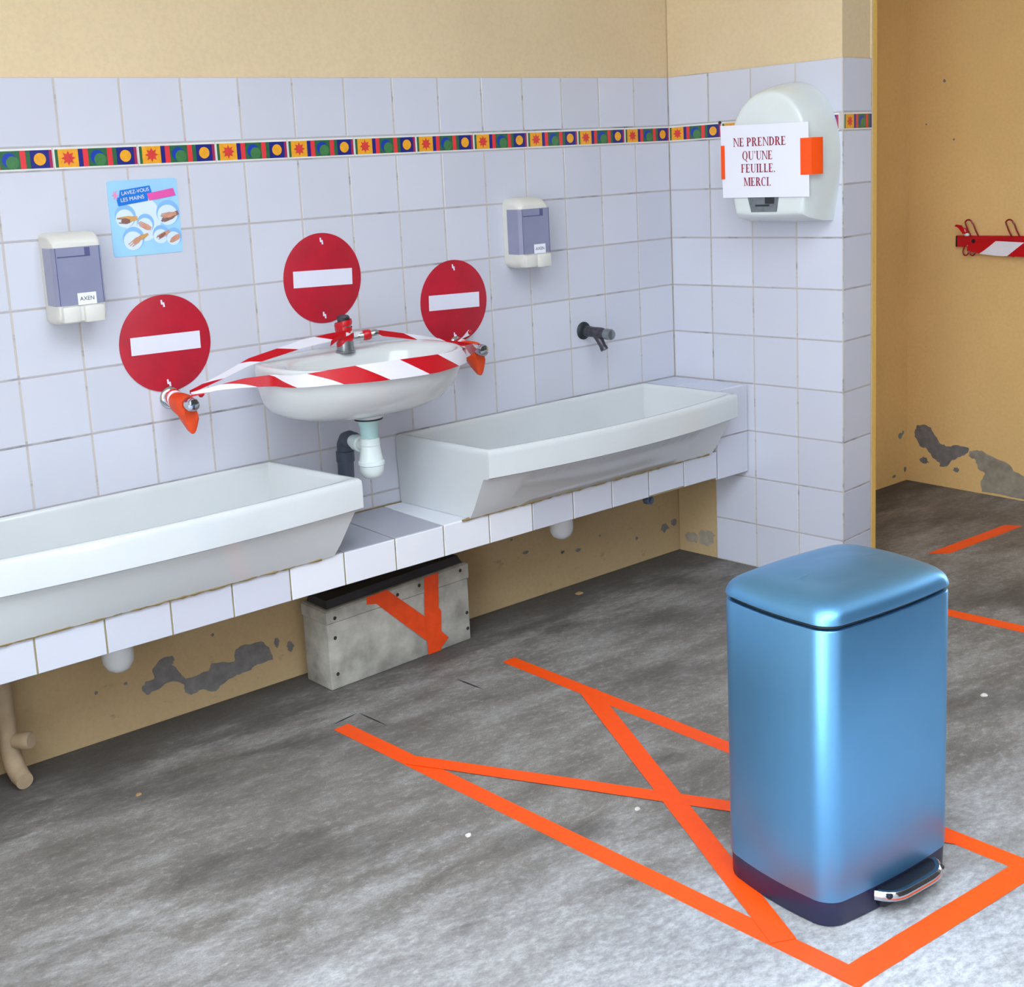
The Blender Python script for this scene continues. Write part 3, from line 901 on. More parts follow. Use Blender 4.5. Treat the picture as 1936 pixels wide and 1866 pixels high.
# ------------------------------------------------------------------ soap dispensers
def soap(x, label, seed, square):
    w, d = .112, .076
    z0, z1 = 1.004, 1.204
    t = thing('soap_dispenser', label, 'soap dispenser', (x, 0, z0), 'soap dispensers on the tiles')
    def outline(y, inset, r, zb, zt):
        pts = []
        a0, a1 = x - w / 2 + inset, x + w / 2 - inset
        for (cx, cz, st) in ((a1 - r, zt - r, 0), (a0 + r, zt - r, 90), (a0 + r, zb + r, 180), (a1 - r, zb + r, 270)):
            for k in range(7):
                an = math.radians(st + 15 * k)
                pts.append(Vector((cx + r * math.cos(an), y, cz + r * math.sin(an))))
        return pts
    r = .010 if square else .024
    bm = NB()
    loft(bm, [outline(-.0006, 0, r, z0 + .002, z1), outline(-.012, 0, r, z0, z1), outline(-.05, 0, r, z0, z1 - .002), outline(-.066, .001, r, z0 + .004, z1 - .010), outline(-d + .002, .004, r * .9, z0 + .012, z1 - .018), outline(-d, .008, r * .8, z0 + .02, z1 - .024)])
    obj('casing', bm, 'cream_plastic', t, thr=40)
    # smoke-coloured tank window that wraps round the front and the side
    bm = NB()
    q0, q1 = z0 + .042, z1 - .032
    dep = .020
    prof = [(x - w / 2 - .0009, -dep), (x - w / 2 - .0009, -d + .008), (x - w / 2 + .006, -d - .0018), (x + w / 2 - .006, -d - .0018), (x + w / 2 + .0009, -d + .008), (x + w / 2 + .0009, -dep)]
    loft(bm, [[Vector((a, b, q0)) for a, b in prof], [Vector((a, b, q1)) for a, b in prof]])
    win = obj('tank_window', bm, 'smoke_plastic', t, thr=20)
    bm = NB()
    slab_poly(bm, [(x - w / 2 + .010, -d - .0019, q1 - .0215), (x + w / 2 - .028, -d - .0019, q1 - .0215), (x + w / 2 - .028, -d - .0019, q1 - .019), (x - w / 2 + .010, -d - .0019, q1 - .019)], (0, -1, 0), .0006)
    slab_poly(bm, [(x + w / 2 - .04, -d - .0019, q1 - .021), (x + w / 2 - .028, -d - .0019, q1 - .021), (x + w / 2 - .028, -d - .0019, q1 - .002), (x + w / 2 - .04, -d - .0019, q1 - .002)], (0, -1, 0), .0005)
    slab_poly(bm, [(x + w / 2 - .0075, -d - .0019, q0), (x + w / 2 - .006, -d - .0019, q0), (x + w / 2 - .006, -d - .0019, q1), (x + w / 2 - .0075, -d - .0019, q1)], (0, -1, 0), .0005)
    slab_poly(bm, [(x - w / 2 + .006, -d - .0019, q0), (x - w / 2 + .0075, -d - .0019, q0), (x - w / 2 + .0075, -d - .0019, q1), (x - w / 2 + .006, -d - .0019, q1)], (0, -1, 0), .0004)
    obj('inner_edge', bm, 'smoke_dark', win, fin=False)
    # push lever with a groove, below the window
    bm = NB()
    box(bm, (x - .048, -d - .010, z0 + .004), (x - .0085, -d + .02, q0 - .002), 0, .005)
    box(bm, (x - .0005, -d - .013, z0 + .001), (x + .046, -d + .02, q0 - .002), 0, .006)
    box(bm, (x - .010, -d - .005, z0 + .006), (x + .002, -d + .02, q0 - .004), 0, .002)
    obj('push_lever', bm, 'cream_plastic', t)
    bm = NB()
    lz0, lz1 = q0 - .001, q0 + .025
    slab_poly(bm, [(x - .010, -d - .0019, lz0), (x + .032, -d - .0019, lz0), (x + .032, -d - .0019, lz1), (x - .010, -d - .0019, lz1)], (0, -1, 0), .0012)
    lab = obj('maker_label', bm, 'paper', t)
    bm = NB()
    text_into(bm, 'AXEN', .0125, lambda a, b: Vector((x + .011 + a, -d - .0034, (lz0 + lz1) / 2 + b)))
    obj('lettering', bm, 'black_plastic', lab, fin=False)
    return t
soap(-1.968, 'cream soap dispenser with a smoky tank window at the left, beside the blue poster', 1, True)
soap(-.640, 'cream soap dispenser with a smoky tank window nearest the room corner', 2, False)

# ------------------------------------------------------------------ hand-washing poster
poster = thing('poster', 'pale blue hand-washing poster with a blue and a pink banner, taped on the tiles', 'poster', (-1.77, 0, 1.22))
PX, PZ = -1.7695, 1.2235
def PP(a, b, lift=0.):
    return Vector((PX + a, -.0012 - lift, PZ + b))
def quadp(bm, pts, mi, lift):
    poly(bm, [PP(a, b, lift) for a, b in pts], mi)
hw, hh = .0855, .0865
bm = NB()
r = .006; pts = []
for cx, cz, st in ((hw - r, hh - r, 0), (-hw + r, hh - r, 90), (-hw + r, -hh + r, 180), (hw - r, -hh + r, 270)):
    for k in range(5):
        an = math.radians(st + 22.5 * k); pts.append((cx + r * math.cos(an), cz + r * math.sin(an)))
slab_poly(bm, [PP(a, b, -.0010) for a, b in pts], (0, -1, 0), .0012)
obj('sheet', bm, 'poster_sky', poster)
def uvp(u, v):                       # u, v in 0..1 from the top-left corner
    return (-hw + 2 * hw * u, hh - 2 * hh * v)
bm = NB()
ell = lambda u, v, ru, rv, n=28: [(-hw + 2 * hw * (u + ru * math.cos(2 * PI * k / n)), hh - 2 * hh * (v + rv * math.sin(2 * PI * k / n))) for k in range(n)]
quadp(bm, ell(.46, .52, .26, .30), 1, .0004)
for bi, (u, v, rr) in enumerate(((.215, .47, .15), (.49, .58, .125), (.83, .46, .17), (.30, .77, .155), (.70, .74, .12), (.885, .78, .115))):
    quadp(bm, ell(u, v, rr, rr), 0, .0005 + bi * .00006)
    quadp(bm, ell(u - .01, v + .03, rr * .86, rr * .80), 1, .00053 + bi * .00006)
obj('bubble_print', bm, ['poster_ring', 'poster_pale'], poster, fin=False)
bm = NB()
quadp(bm, [uvp(.17, .13), uvp(.60, .085), uvp(.625, .19), uvp(.555, .20), uvp(.56, .285), uvp(.13, .335), uvp(.11, .225), uvp(.15, .22)], 0, .0012)
quadp(bm, [uvp(.545, .19), uvp(.935, .135), uvp(.965, .235), uvp(.575, .285)], 1, .0016)
for k in range(6):
    a = k * PI / 3
    quadp(bm, [(uvp(.10 + .035 * math.cos(a + s) * (1.5 if s == 0 else .6), .19 + .05 * math.sin(a + s) * (1.5 if s == 0 else .6))) for s in (-.5, 0, .5)] + [uvp(.10, .19)], 2, .0016)
obj('banner_print', bm, ['banner_blue', 'banner_pink', 'blossom_pink'], poster, fin=False)
bm = NB()
def on_banner(u, v, s, size):
    c = uvp(u, v); an = math.radians(6)
    text_into(bm, s, size, lambda a, b: PP(c[0] + a * math.cos(an) - b * math.sin(an), c[1] + a * math.sin(an) + b * math.cos(an), .0020))
on_banner(.385, .155, 'LAVEZ-VOUS', .0118)
on_banner(.335, .245, 'LES MAINS', .0125)
obj('lettering', bm, 'paper', poster, fin=False)
bm = NB()
HL = [0.]
def hand(u, v, s, an, mi, fingers, wrist=1.):
    HL[0] += .00012
    c = uvp(u, v)
    def tr(p):
        a, b = p[0] * s, p[1] * s
        return (c[0] + a * math.cos(an) - b * math.sin(an), c[1] + a * math.sin(an) + b * math.cos(an))
    quadp(bm, [tr((.9 * math.cos(2 * PI * k / 14), .55 * math.sin(2 * PI * k / 14))) for k in range(14)], mi, .0010 + HL[0])
    quadp(bm, [tr((.5, -.38)), tr((1.5 * wrist, -.30)), tr((1.5 * wrist, .36)), tr((.5, .42))], mi, .00103 + HL[0])
    for k in range(fingers):
        y = -.42 + .84 * k / max(1, fingers - 1)
        ln = (1.35, 1.7, 1.75, 1.5, 1.2)[k % 5]
        dy = (y * .9)
        quadp(bm, [tr((-.4, y - .10)), tr((-.4, y + .10)), tr((-ln, dy + .08)), tr((-ln - .08, dy)), tr((-ln, dy - .08))], mi, .00106 + HL[0])
hand(.25, .515, .0150, .05, 1, 2); hand(.21, .535, .012, -.1, 2, 2, .6)
hand(.50, .63, .0125, -.5, 0, 4, .6)
hand(.86, .51, .0145, .35, 2, 5); hand(.84, .49, .012, .1, 0, 4)
hand(.34, .80, .0125, .55, 0, 3); hand(.44, .755, .009, .4, 1, 1)
hand(.74, .745, .0105, .4, 0, 2); hand(.70, .765, .008, .5, 2, 2)
hand(.92, .80, .0115, .45, 0, 5, .5)
obj('hands_print', bm, ['skin_tan', 'skin_ochre', 'skin_brown'], poster, fin=False)

# ------------------------------------------------------------------ paper towel dispenser on the short wall
disp = thing('towel_dispenser', 'white domed paper towel dispenser on the short tiled wall', 'towel dispenser', RW(.447, 1.09))
DC = .447
def arch(off, hwid, zb, zt, sq=2.25, n=40, nb=.84):
    """rounded-top outline, narrowing a little at the foot"""
    pts = []
    zs = zb + (zt - zb) * .42            # widest level
    for k in range(n + 1):
        a = PI * k / n
        c, s = math.cos(a), math.sin(a)
        pts.append(RW(DC + hwid * math.copysign(abs(c) ** (2 / sq), c), zs + (zt - zs) * abs(s) ** (2 / sq), off))
    for k in range(1, 9):
        f = k / 8
        wid = hwid * (1 - (1 - nb) * f ** 1.5)
        pts.append(RW(DC - wid, zs + (zb - zs) * f, off))
    for k in range(1, 8):
        f = k / 8
        pts.append(RW(DC - hwid * nb + 2 * hwid * nb * f, zb - .004 * math.sin(PI * f), off))
    for k in range(9):
        f = 1 - k / 8
        wid = hwid * (1 - (1 - nb) * f ** 1.5)
        if k < 8:
            pts.append(RW(DC + wid, zs + (zb - zs) * f, off))
    return pts
bm = NB()
loft(bm, [arch(.0006, .149, 1.090, 1.486), arch(.05, .146, 1.093, 1.481), arch(.085, .141, 1.099, 1.474), arch(.115, .136, 1.106, 1.467), arch(.132, .1315, 1.113, 1.461), arch(.1385, .1285, 1.118, 1.457), arch(.1412, .1245, 1.123, 1.452), arch(.142, .118, 1.13, 1.445)])
obj('shell', bm, 'dispenser_shell', disp, thr=50)
bm = NB()
pts = [(-.060, 1.19), (.052, 1.19), (.042, 1.124), (-.042, 1.124)]
slab_poly(bm, [RW(DC - .012 + a, b_, .1415) for a, b_ in pts], NR, .0018)
rec = obj('outlet_recess', bm, 'grey_recess', disp)
bm = NB()
slab_poly(bm, [RW(DC - .012 + a, b_, .1434) for a, b_ in ((-.028, 1.140), (.018, 1.140), (.018, 1.145), (-.028, 1.145))], NR, .0012)
slab_poly(bm, [RW(DC - .012 + a, b_, .1434) for a, b_ in ((.004, 1.147), (.034, 1.147), (.036, 1.19), (.004, 1.19))], NR, .0008)
obj('outlet_slot', bm, 'dark_slot', rec, fin=False)

# printed notice, set in upright serif capitals
notice = thing('paper_notice', 'white paper notice with red capitals taped on the towel dispenser', 'notice', RW(.44, 1.167, .1455))
NO = .1462
def NP(d, z, lift=0.):
    return RW(d, z, NO + lift)
c00, c10, c11, c01 = (.300, 1.167), (.583, 1.1645), (.581, 1.3675), (.294, 1.3735)
bm = NB()
rows = []
for i in range(13):
    u = i / 12
    col = []
    for j in range(9):
        v = j / 8
        d = (c00[0] * (1 - u) + c10[0] * u) * (1 - v) + (c01[0] * (1 - u) + c11[0] * u) * v
        z = (c00[1] * (1 - u) + c10[1] * u) * (1 - v) + (c01[1] * (1 - u) + c11[1] * u) * v
        col.append(NP(d, z, 0))
    rows.append(col)
loops = rows
V_ = [[bm.verts.new(p) for p in c] for c in loops]
V2 = [[bm.verts.new(p + NR * .0003) for p in c] for c in loops]
for i in range(12):
    for j in range(8):
        bm.faces.new((V_[i][j], V_[i][j + 1], V_[i + 1][j + 1], V_[i + 1][j]))
        bm.faces.new((V2[i][j], V2[i + 1][j], V2[i + 1][j + 1], V2[i][j + 1]))
obj('sheet', bm, 'paper', notice, fin=False)
TK, TN, SF = .185, .085, .065
def R4(x0, y0, x1, y1):
    return [(x0, y0), (x1, y0), (x1, y1), (x0, y1)]
def stem(x, w=TK, y0=0., y1=1., s=.075):
    return [R4(x, y0, x + w, y1), R4(x - s, y0, x + w + s, y0 + SF), R4(x - s, y1 - SF, x + w + s, y1)]
def arc(cx, cy, ro, yo, ri, yi, a0, a1, n=12):
    out = []
    for k in range(n):
        a = math.radians(a0 + (a1 - a0) * k / n); b = math.radians(a0 + (a1 - a0) * (k + 1) / n)
        out.append([(cx + ro * math.cos(a), cy + yo * math.sin(a)), (cx + ro * math.cos(b), cy + yo * math.sin(b)), (cx + ri * math.cos(b), cy + yi * math.sin(b)), (cx + ri * math.cos(a), cy + yi * math.sin(a))])
    return out
def bowl(x, y0, y1, w):
    h = (y1 - y0) / 2
    return arc(x, (y0 + y1) / 2, w, h, w - TK, h - TN, -90, 90) + [R4(x - .1, y1 - TN, x, y1), R4(x - .1, y0, x, y0 + TN)]
GL = {
 'N': (.80, stem(.08, TN, 0, 1) + stem(.68, TN, 0, 1)[:1] + [R4(.60, .95, .80, 1)] + [[(.06, 1), (.24, 1), (.74, 0), (.66, 0)]]),
 'E': (.70, stem(.10) + [R4(.2, 0, .62, TN), R4(.2, .94, .60, 1), R4(.2, .48, .45, .54), R4(.57, 0, .62, .24), R4(.55, .76, .60, 1), R4(.42, .38, .46, .64)]),
 'F': (.66, stem(.10) + [R4(.2, .94, .60, 1), R4(.2, .48, .45, .54), R4(.55, .74, .60, 1), R4(.42, .38, .46, .64)]),
 'P': (.68, stem(.10) + bowl(.36, .44, 1, .27)),
 'R': (.78, stem(.10) + bowl(.36, .48, 1, .26) + [[(.32, .50), (.48, .50), (.74, .04), (.54, .0)], R4(.54, 0, .80, SF)]),
 'D': (.78, stem(.10) + bowl(.32, 0, 1, .42)),
 'Q': (.84, arc(.42, .5, .38, .53, .21, .47, 0, 360, 28) + [[(.40, .02), (.54, .02), (.80, -.24), (.62, -.22)]]),
 'U': (.80, [R4(.10, .3, .27, 1), R4(.02, .95, .35, 1), R4(.64, .3, .70, 1), R4(.56, .95, .78, 1)] + arc(.40, .32, .30, .34, .13, .27, 180, 270) + arc(.40, .32, .30, .34, .24, .27, 270, 360)),
 'I': (.40, stem(.12)),
 'L': (.66, stem(.10) + [R4(.2, 0, .60, TN), R4(.55, 0, .60, .26)]),
 'M': (.98, stem(.08, TN, 0, 1) + stem(.76) + [[(.06, 1), (.24, 1), (.54, .08), (.46, .0)], [(.46, .0), (.54, .06), (.80, 1), (.74, 1)]]),
 'C': (.74, arc(.42, .5, .38, .53, .21, .47, 50, 310, 22) + [R4(.62, .72, .67, 1.0)]),
 '.': (.28, [R4(.07, 0, .20, .14)]),
 "'": (.26, [[(.08, 1), (.20, 1), (.16, .68), (.11, .68)]]),
 ' ': (.26, []),
}
bm = NB()
def serif_line(s, dc, zc, h, wscale, slope):
    tot = sum(GL[ch][0] + .03 for ch in s) * h * wscale
    x = dc - tot / 2
    for ch in s:
        w, polys = GL[ch]
        for p in polys:
            pts = []
            for a, b_ in p:
                d = x + a * h * wscale
                pts.append(NP(d, zc - h / 2 + b_ * h + slope * (d - dc), .0007))
            f = bm.faces.new([bm.verts.new(q) for q in pts])
        x += (w + .03) * h * wscale
serif_line('NE PRENDRE', .4250, 1.3225, .0242, .985, -.018)
serif_line("QU'UNE", .4180, 1.2845, .0242, .955, -.018)
serif_line('FEUILLE.', .4200, 1.2485, .0242, .925, -.018)
serif_line('MERCI.', .4175, 1.2105, .0242, .925, -.018)
obj('lettering', bm, 'ink_red', notice, fin=False)
# orange tape holding the notice
bm = NB()
L1 = [(.5565, .1480), (.5745, .1480), (.590, .1465), (.6005, .128), (.604, .110)]
for (d0, o0), (d1, o1) in zip(L1, L1[1:]):
    poly(bm, [RW(d0, 1.2245, o0), RW(d1, 1.2245, o1), RW(d1, 1.3245, o1), RW(d0, 1.3245, o0)])
bmesh.ops.remove_doubles(bm, verts=bm.verts, dist=1e-5)
bmesh.ops.solidify(bm, geom=list(bm.faces), thickness=.0005)
tag(obj('orange_tape_patch', bm, 'orange_tape'), 'orange tape patch on the right edge of the paper notice', 'tape', 'tape patches on the notice')
bm = NB()
L2 = [(.309, .1478), (.2965, .1478), (.2925, .140), (.300, .105)]
for (d0, o0), (d1, o1) in zip(L2, L2[1:]):
    poly(bm, [RW(d0, 1.2205, o0), RW(d1, 1.2205, o1), RW(d1, 1.317, o1), RW(d0, 1.317, o0)])
bmesh.ops.remove_doubles(bm, verts=bm.verts, dist=1e-5)
bmesh.ops.solidify(bm, geom=list(bm.faces), thickness=.0005)
tag(obj('orange_tape_patch', bm, 'orange_tape'), 'narrow orange tape patch on the left edge of the paper notice', 'tape', 'tape patches on the notice')

# ------------------------------------------------------------------ pedal bin
BW, BD, BR = .337, .246, .042
bin_c = Vector((-1.2015, -1.4785, 0)); bin_a = math.radians(-4.0)
pbin = thing('pedal_bin', 'tall blue metal pedal bin standing on the concrete floor', 'bin', bin_c)
MB_ = Matrix.Translation(bin_c) @ Matrix.Rotation(bin_a, 4, 'Z')
def rrect(hx, hy, r, z, bulge=.006, n=9):
    pts = []
    r = min(r, .92 * hy, .92 * hx)
    for cx, cy, st in ((hx - r, hy - r, 0), (-hx + r, hy - r, 90), (-hx + r, -hy + r, 180), (hx - r, -hy + r, 270)):
        for k in range(n):
            a = math.radians(st + 90 * k / (n - 1))
            pts.append((cx + r * math.cos(a), cy + r * math.sin(a)))
        # a few points on the following side, bowed outward a little
        nx, ny = {0: (-hx + r, hy), 90: (-hx, -hy + r), 180: (hx - r, -hy), 270: (hx, hy - r)}[st]
        x0, y0 = pts[-1]
        for k in range(1, 7):
            f = k / 7; b = bulge * 4 * f * (1 - f)
            x = x0 + (nx - x0) * f; y = y0 + (ny - y0) * f
            if st in (0, 180):
                y += b * (1 if st == 0 else -1)
            else:
                x += b * (-1 if st == 90 else 1)
            pts.append((x, y))
    return [MB_ @ Vector((x, y, z)) for x, y in pts]
hx, hy = BW / 2, BD / 2
bm = NB(); loft(bm, [rrect(hx - .004, hy - .004, BR, .0005), rrect(hx - .002, hy - .002, BR, .004), rrect(hx - .001, hy - .001, BR, .047)])
obj('base', bm, 'navy_plastic', pbin, thr=50)
bm = NB(); loft(bm, [rrect(hx - .0, hy - .0, BR, .0472), rrect(hx + .0005, hy + .0005, BR, .05), rrect(hx + .0005, hy + .0005, BR, .523), rrect(hx - .001, hy - .001, BR, .5262), rrect(hx - .008, hy - .008, BR - .006, .5270)])
obj('body', bm, 'blue_paint', pbin, thr=50)
bm = NB(); loft(bm, [rrect(hx - .008, hy - .008, BR - .006, .5272), rrect(hx - .006, hy - .006, BR - .005, .5285), rrect(hx - .006, hy - .006, BR - .005, .5350)])
obj('seal', bm, 'black_rubber', pbin, thr=50)
bm = NB()
ll = [rrect(hx - .003, hy - .003, BR, .5335), rrect(hx + .0015, hy + .0015, BR, .536), rrect(hx + .001, hy + .001, BR, .540)]
for k in range(1, 13):
    a = PI / 2 * k / 12
    ins = .074 * (1 - math.cos(a)) ** 1.05; zz = .540 + .0335 * math.sin(a) ** .92
    ll.append(rrect(hx - ins, hy - ins, BR + ins * .2, zz, .006))
for ins, zz in ((.084, .5753), (.096, .5765), (.108, .5772), (.116, .5775)):
    ll.append(rrect(hx - ins, hy - ins, .05, zz, .006 * (.123 - ins) / .049))
loft(bm, ll)
obj('lid', bm, 'blue_paint', pbin, thr=60)
# pedal: black tread with a bright metal nose
pc = .019
def pl(x, y, z):
    return MB_ @ Vector((x + pc, y, z))
bm = NB()
box(bm, (pc - .070, -hy - .018, .008), (pc + .070, -hy + .004, .036), 0, .006, MB_)
box(bm, (pc - .076, -hy - .034, .034), (pc + .076, -hy + .0, .043), 0, .004, MB_)
ped = obj('pedal', bm, 'black_plastic', pbin)
bm = NB()
N = 24
lo = []
for k in range(N + 1):
    u = -1 + 2 * k / N
    x = .082 * u
    y = -hy - .008 - .030 * (1 - abs(u) ** 5)
    lo.append((x, y))
loops = []
for i, (x, y) in enumerate(lo):
    j0, j1 = max(0, i - 1), min(N, i + 1)
    dx, dy = lo[j1][0] - lo[j0][0], lo[j1][1] - lo[j0][1]
    l = math.hypot(dx, dy); nx, ny = dy / l, -dx / l
    loops.append([pl(x + nx * a, y + ny * a, z) for a, z in ((-.006, .0435), (.001, .0440), (.0055, .0405), (.0070, .034), (.0055, .0295), (.002, .0280), (.0, .031), (.0, .039))])
loft(bm, loops)
obj('nose_trim', bm, 'chrome', ped, thr=40)

# ------------------------------------------------------------------ wooden crate under the ledge
crate = thing('wooden_crate', 'grey painted wooden crate under the ledge with an orange taped Y on it', 'crate', (-1.22, -.08, 0))
CA = math.atan2(.024, .469)
MC = Matrix.Translation((-1.457, -.146, 0)) @ Matrix.Rotation(CA, 4, 'Z')
CWd, CDp, CH = .472, .112, .222
bm = NB(); box(bm, (0, 0, .0004), (CWd, CDp, .178), 0, .004, MC)
obj('body', bm, 'crate_wood', crate)
bm = NB()
def cq(x, y, z):
    return MC @ Vector((x, y, z))
loft(bm, [[cq(-.002, -.002, .1795), cq(CWd + .002, -.002, .1795), cq(CWd + .002, CDp, .1795), cq(-.002, CDp, .1795)],
          [cq(-.002, -.002, .208), cq(CWd + .002, -.002, .220), cq(CWd + .002, CDp, .220), cq(-.002, CDp, .210)],
          [cq(.004, .004, .212), cq(CWd - .004, .004, .224), cq(CWd - .004, CDp, .224), cq(.004, CDp, .214)]])
obj('lid', bm, 'crate_wood', crate, thr=20)
bm = NB()
loft(bm, [[cq(.012, .014, .2125), cq(CWd - .010, .010, .2243), cq(CWd - .010, CDp - .006, .2243), cq(.012, CDp - .006, .2145)],
          [cq(.016, .022, .232), cq(CWd - .016, .022, .243), cq(CWd - .016, CDp - .012, .243), cq(.016, CDp - .012, .234)]])
obj('dark_top', bm, 'crate_dark', crate, thr=20)
for x, z in ((.024, .190), (.022, .137), (.022, .040), (.445, .207), (.462, .08), (.462, .034), (.300, .203), (.226, .197)):
    bm = NB(); lathe(bm, cq(x, -.0018 if z > .18 else .0002, z), (.051, -1, 0), [(0, .0052), (.0008, .005), (.001, .002)], 10)
    obj('nail', bm, 'nail_rust', crate)
def crate_poly(pts, lift):
    """pts: x along the crate's front, height"""
    bm = NB()
    f0 = lambda z: -.0032 if z > .178 else -.0006
    n = len(pts)
    slab_poly(bm, [cq(x, -.0024 - lift, z) for x, z in pts], (.051, -1, 0), .0005)
    return bm
CT1 = [(.125, .198), (.125, .2175), (.192, .2205), (.312, .1120), (.390, .0295), (.352, .0020), (.318, .0385), (.155, .192)]
CT2 = [(.317, .2205), (.366, .2225), (.3605, .124), (.3690, .112), (.3610, .0020), (.3160, .0020), (.311, .110)]
tag(obj('orange_crate_tape', crate_poly(CT1, .0), 'old_orange_tape'), 'slanting arm of the orange tape Y on the wooden crate', 'tape', 'tape strips on the crate')
tag(obj('orange_crate_tape', crate_poly(CT2, .0008), 'old_orange_tape'), 'upright arm of the orange tape Y on the wooden crate', 'tape', 'tape strips on the crate')

# ------------------------------------------------------------------ orange floor tape
def strip(a, b, w, label, lift, ea=(0, 0), eb=(0, 0), grp='orange tape strips on the floor'):
    a = Vector((*a, 0)); b = Vector((*b, 0))
    d = (b - a).normalized(); n = Vector((-d.y, d.x, 0))
    bm = NB()
    K = 14
    L = []; R_ = []
    for k in range(K + 1):
        p = a.lerp(b, k / K)
        la = ea[0] * (1 - k / K) if k == 0 else (eb[0] if k == K else 0)
        ra = ea[1] if k == 0 else (eb[1] if k == K else 0)
        la = ea[0] if k == 0 else (eb[0] if k == K else 0)
        j = random.uniform(-.0006, .0006)
        L.append(p + n * (w / 2 + j) + d * la); R_.append(p - n * (w / 2 - j) + d * ra)
    slab_poly(bm, [q + VZ * (.0004 + lift) for q in L + R_[::-1]], (0, 0, 1), .0004)
    tag(obj('floor_tape', bm, 'orange_tape'), label, 'floor tape', grp)
strip((-1.5501, -.3369), (-1.4385, -1.700), .043, 'orange floor tape line at the left side of the box, ending near the crate', 0.)
strip((-1.0075, -.3107), (-.9555, -1.700), .043, 'orange floor tape line forming the right side of the box, passing behind the bin', 0.)
strip((-1.4600, -1.6765), (-.9340, -1.7085), .045, 'orange floor tape line forming the front of the box, in front of the bin', .0006)
strip((-.993, -.600), (-1.4480, -1.550), .046, 'orange floor tape diagonal running from the far right to the near left of the box', .0012)
strip((-1.530, -.592), (-.965, -1.57), .040, 'orange floor tape diagonal running from the far left of the box to behind the bin', .0018)
strip((.052, -.74), (.130, -1.42), .048, 'orange floor tape strip at the right edge of the picture, beyond the bin', 0.)
strip((.515, -.631), (.940, -.648), .048, 'short orange floor tape strip farthest away in the recess', 0., (-.02, .03), (-.01, .02))

# ------------------------------------------------------------------ coat rack
rack = thing('coat_rack', 'red wall-mounted coat rack with wire hooks in the ochre recess', 'coat rack', (1.245, -.6, .93))
bm = NB(); box(bm, (1.2275, -1.25, .914), (1.2447, -.258, .955), 0, .002)
rail = obj('rail', bm, 'rack_red', rack)
bm = NB(); box(bm, (1.2272, -.2578, .9145), (1.2447, -.2535, .9545), 0, .001)
obj('end_cap', bm, 'black_plastic', rack)
for y in (-.322, -.62, -.95):
    bm = NB(); lathe(bm, (1.2274, y, .936), (-1, 0, 0), [(0, .0075), (.001, .007), (.0015, .003)], 14)
    obj('screw', bm, 'black_plastic', rack)
for k in range(7):
    y = -.312 - .1525 * k
    bm = NB()
    pts = [(1.2262, y - .029, .952)]
    for a in range(0, 181, 15):
        an = math.radians(a)
        pts.append((1.206 - .0, y - .0135 * math.cos(an) - .012 + .009, 1.000 + .0135 * math.sin(an)))
    pts.append((1.2262, y + .002, .952))
    # two wires side by side, joined by the bend at the top
    tube(bm, [(1.2262, y - .032, .950), (1.214, y - .026, .975), (1.206, y - .0215, .998)] + pts[2:-2] + [(1.206, y + .008, .998), (1.214, y + .003, .975), (1.2262, y - .003, .950)], .0029, 8)
    for yc in (y + .012, y - .014):
        tube(bm, [(1.226, yc + .011, .916)] + [(1.216, yc + .011 * math.cos(math.radians(a)), .899 + .014 * math.sin(math.radians(a))) for a in range(0, -181, -20)] + [(1.226, yc - .011, .916)], .0028, 8)
    obj('hook', bm, 'rack_wire', rack)
rt = thing('barrier_tape', 'red and white striped barrier tape tied along the red coat rack', 'barrier tape', (1.22, -.5, .92))
path = [(1.2150, -.305, .921, .901), (1.2140, -.335, .9285, .8955), (1.2130, -.365, .9365, .8905), (1.2125, -.42, .938, .886), (1.2120, -.52, .934, .884), (1.2120, -.8, .930, .880), (1.2120, -1.2, .930, .880)]
bm = NB(); striped_ribbon(bm, path, .21, -.062, .185)
obj('strand', bm, ['red_tape', 'white_tape'], rt, fin=False)
knot(lambda b: slab_poly(b, [(1.205, -.296, .962), (1.204, -.276, .986), (1.204, -.262, .991), (1.204, -.270, .997), (1.204, -.290, .994), (1.205, -.304, .975)], (-1, 0, 0), .002), 'red_tape', rt)
knot(lambda b: lathe(b, (1.209, -.303, .963), (0, .3, 1), [(0, .004), (.006, .008), (.018, .007), (.022, .003)], 10), 'red_tape', rt)
knot(lambda b: lathe(b, (1.212, -.306, .955), (0, 0, 1), [(0, .006), (.004, .009), (.010, .007)], 10), 'white_tape', rt)

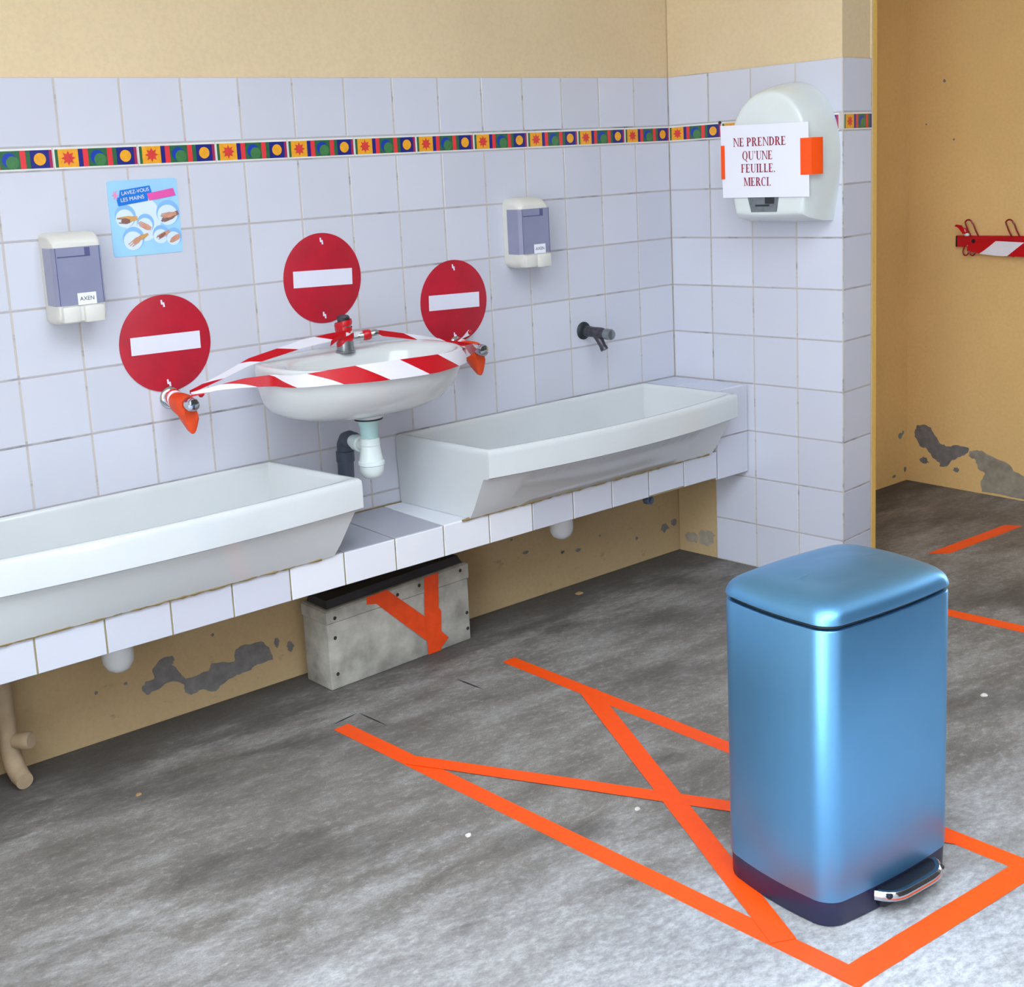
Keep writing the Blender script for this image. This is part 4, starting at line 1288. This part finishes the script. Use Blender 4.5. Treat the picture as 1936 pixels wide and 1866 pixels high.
# ------------------------------------------------------------------ painted drain pipe at the left
pipe = thing('drain_pipe', 'beige painted drain pipe with a capped tee at the left, under the ledge', 'pipe', (-2.235, -.06, 0))
bm = NB(); tube(bm, [(-2.232, -.045, .3165), (-2.232, -.045, .12), (-2.232, -.047, .07), (-2.230, -.060, .040), (-2.228, -.082, .024), (-2.226, -.108, .0195)], [.020, .020, .021, .022, .021, .019], 20)
obj('pipe', bm, 'painted_pipe', pipe)
bm = NB(); lathe(bm, (-2.222, -.060, .098), (.62, -.78, .05), [(0, .017), (.012, .018), (.022, .0195), (.036, .0195), (.040, .017)], 22)
obj('tee_cap', bm, 'painted_pipe', pipe)
bm = NB(); tube(bm, [(-2.315, -.055, .3165), (-2.315, -.055, .002)], .021, 18)
tag(obj('painted_pipe', bm, 'painted_pipe'), 'straight beige painted pipe at the left picture edge, next to the capped one', 'pipe')

# ------------------------------------------------------------------ small marks and litter on the floor
bm = NB()
for a, b_, w in (((-1.5557, -.3128), (-1.482, -.3013), .005), ((-1.4775, -.3045), (-1.4671, -.4097), .005), ((-1.1833, -.3128), (-1.174, -.4111), .006)):
    a = Vector((*a, 0)); b_ = Vector((*b_, 0)); d = (b_ - a).normalized(); n = Vector((-d.y, d.x, 0)) * w / 2
    pts = [a, a.lerp(b_, .3) + n, a.lerp(b_, .7) + n * .8, b_, a.lerp(b_, .7) - n * .8, a.lerp(b_, .3) - n]
    slab_poly(bm, [q + VZ * .0001 for q in pts], (0, 0, 1), .0004)
obj('chalk_line', bm, 'crack_dark', floor, fin=False)
for (x, y, r, mt, lab) in ((-.5249, -.0702, .013, 'litter_brown', 'brown scrap lying on the floor under the right trough'), (-1.6288, -.9295, .006, 'litter_white', 'tiny white chip on the bare concrete left of the taped box'), (-1.3161, -1.0858, .006, 'litter_white', 'tiny white chip on the concrete inside the taped box'), (-2.0495, -.309, .006, 'litter_brown', 'tiny brown chip on the dark floor in front of the left ledge'), (-.352, -1.278, .008, 'litter_white', 'tiny white chip on the concrete right of the blue bin')):
    bm = NB()
    pts = blob(x, y, r * 1.2, r, 8)
    loft(bm, [[Vector((a, b_, .0002)) for a, b_ in pts], [Vector((x + (a - x) * .8, y + (b_ - y) * .8, .002 + random.uniform(0, .0015))) for a, b_ in pts]])
    tag(obj('litter_scrap', bm, mt), lab, 'scrap')
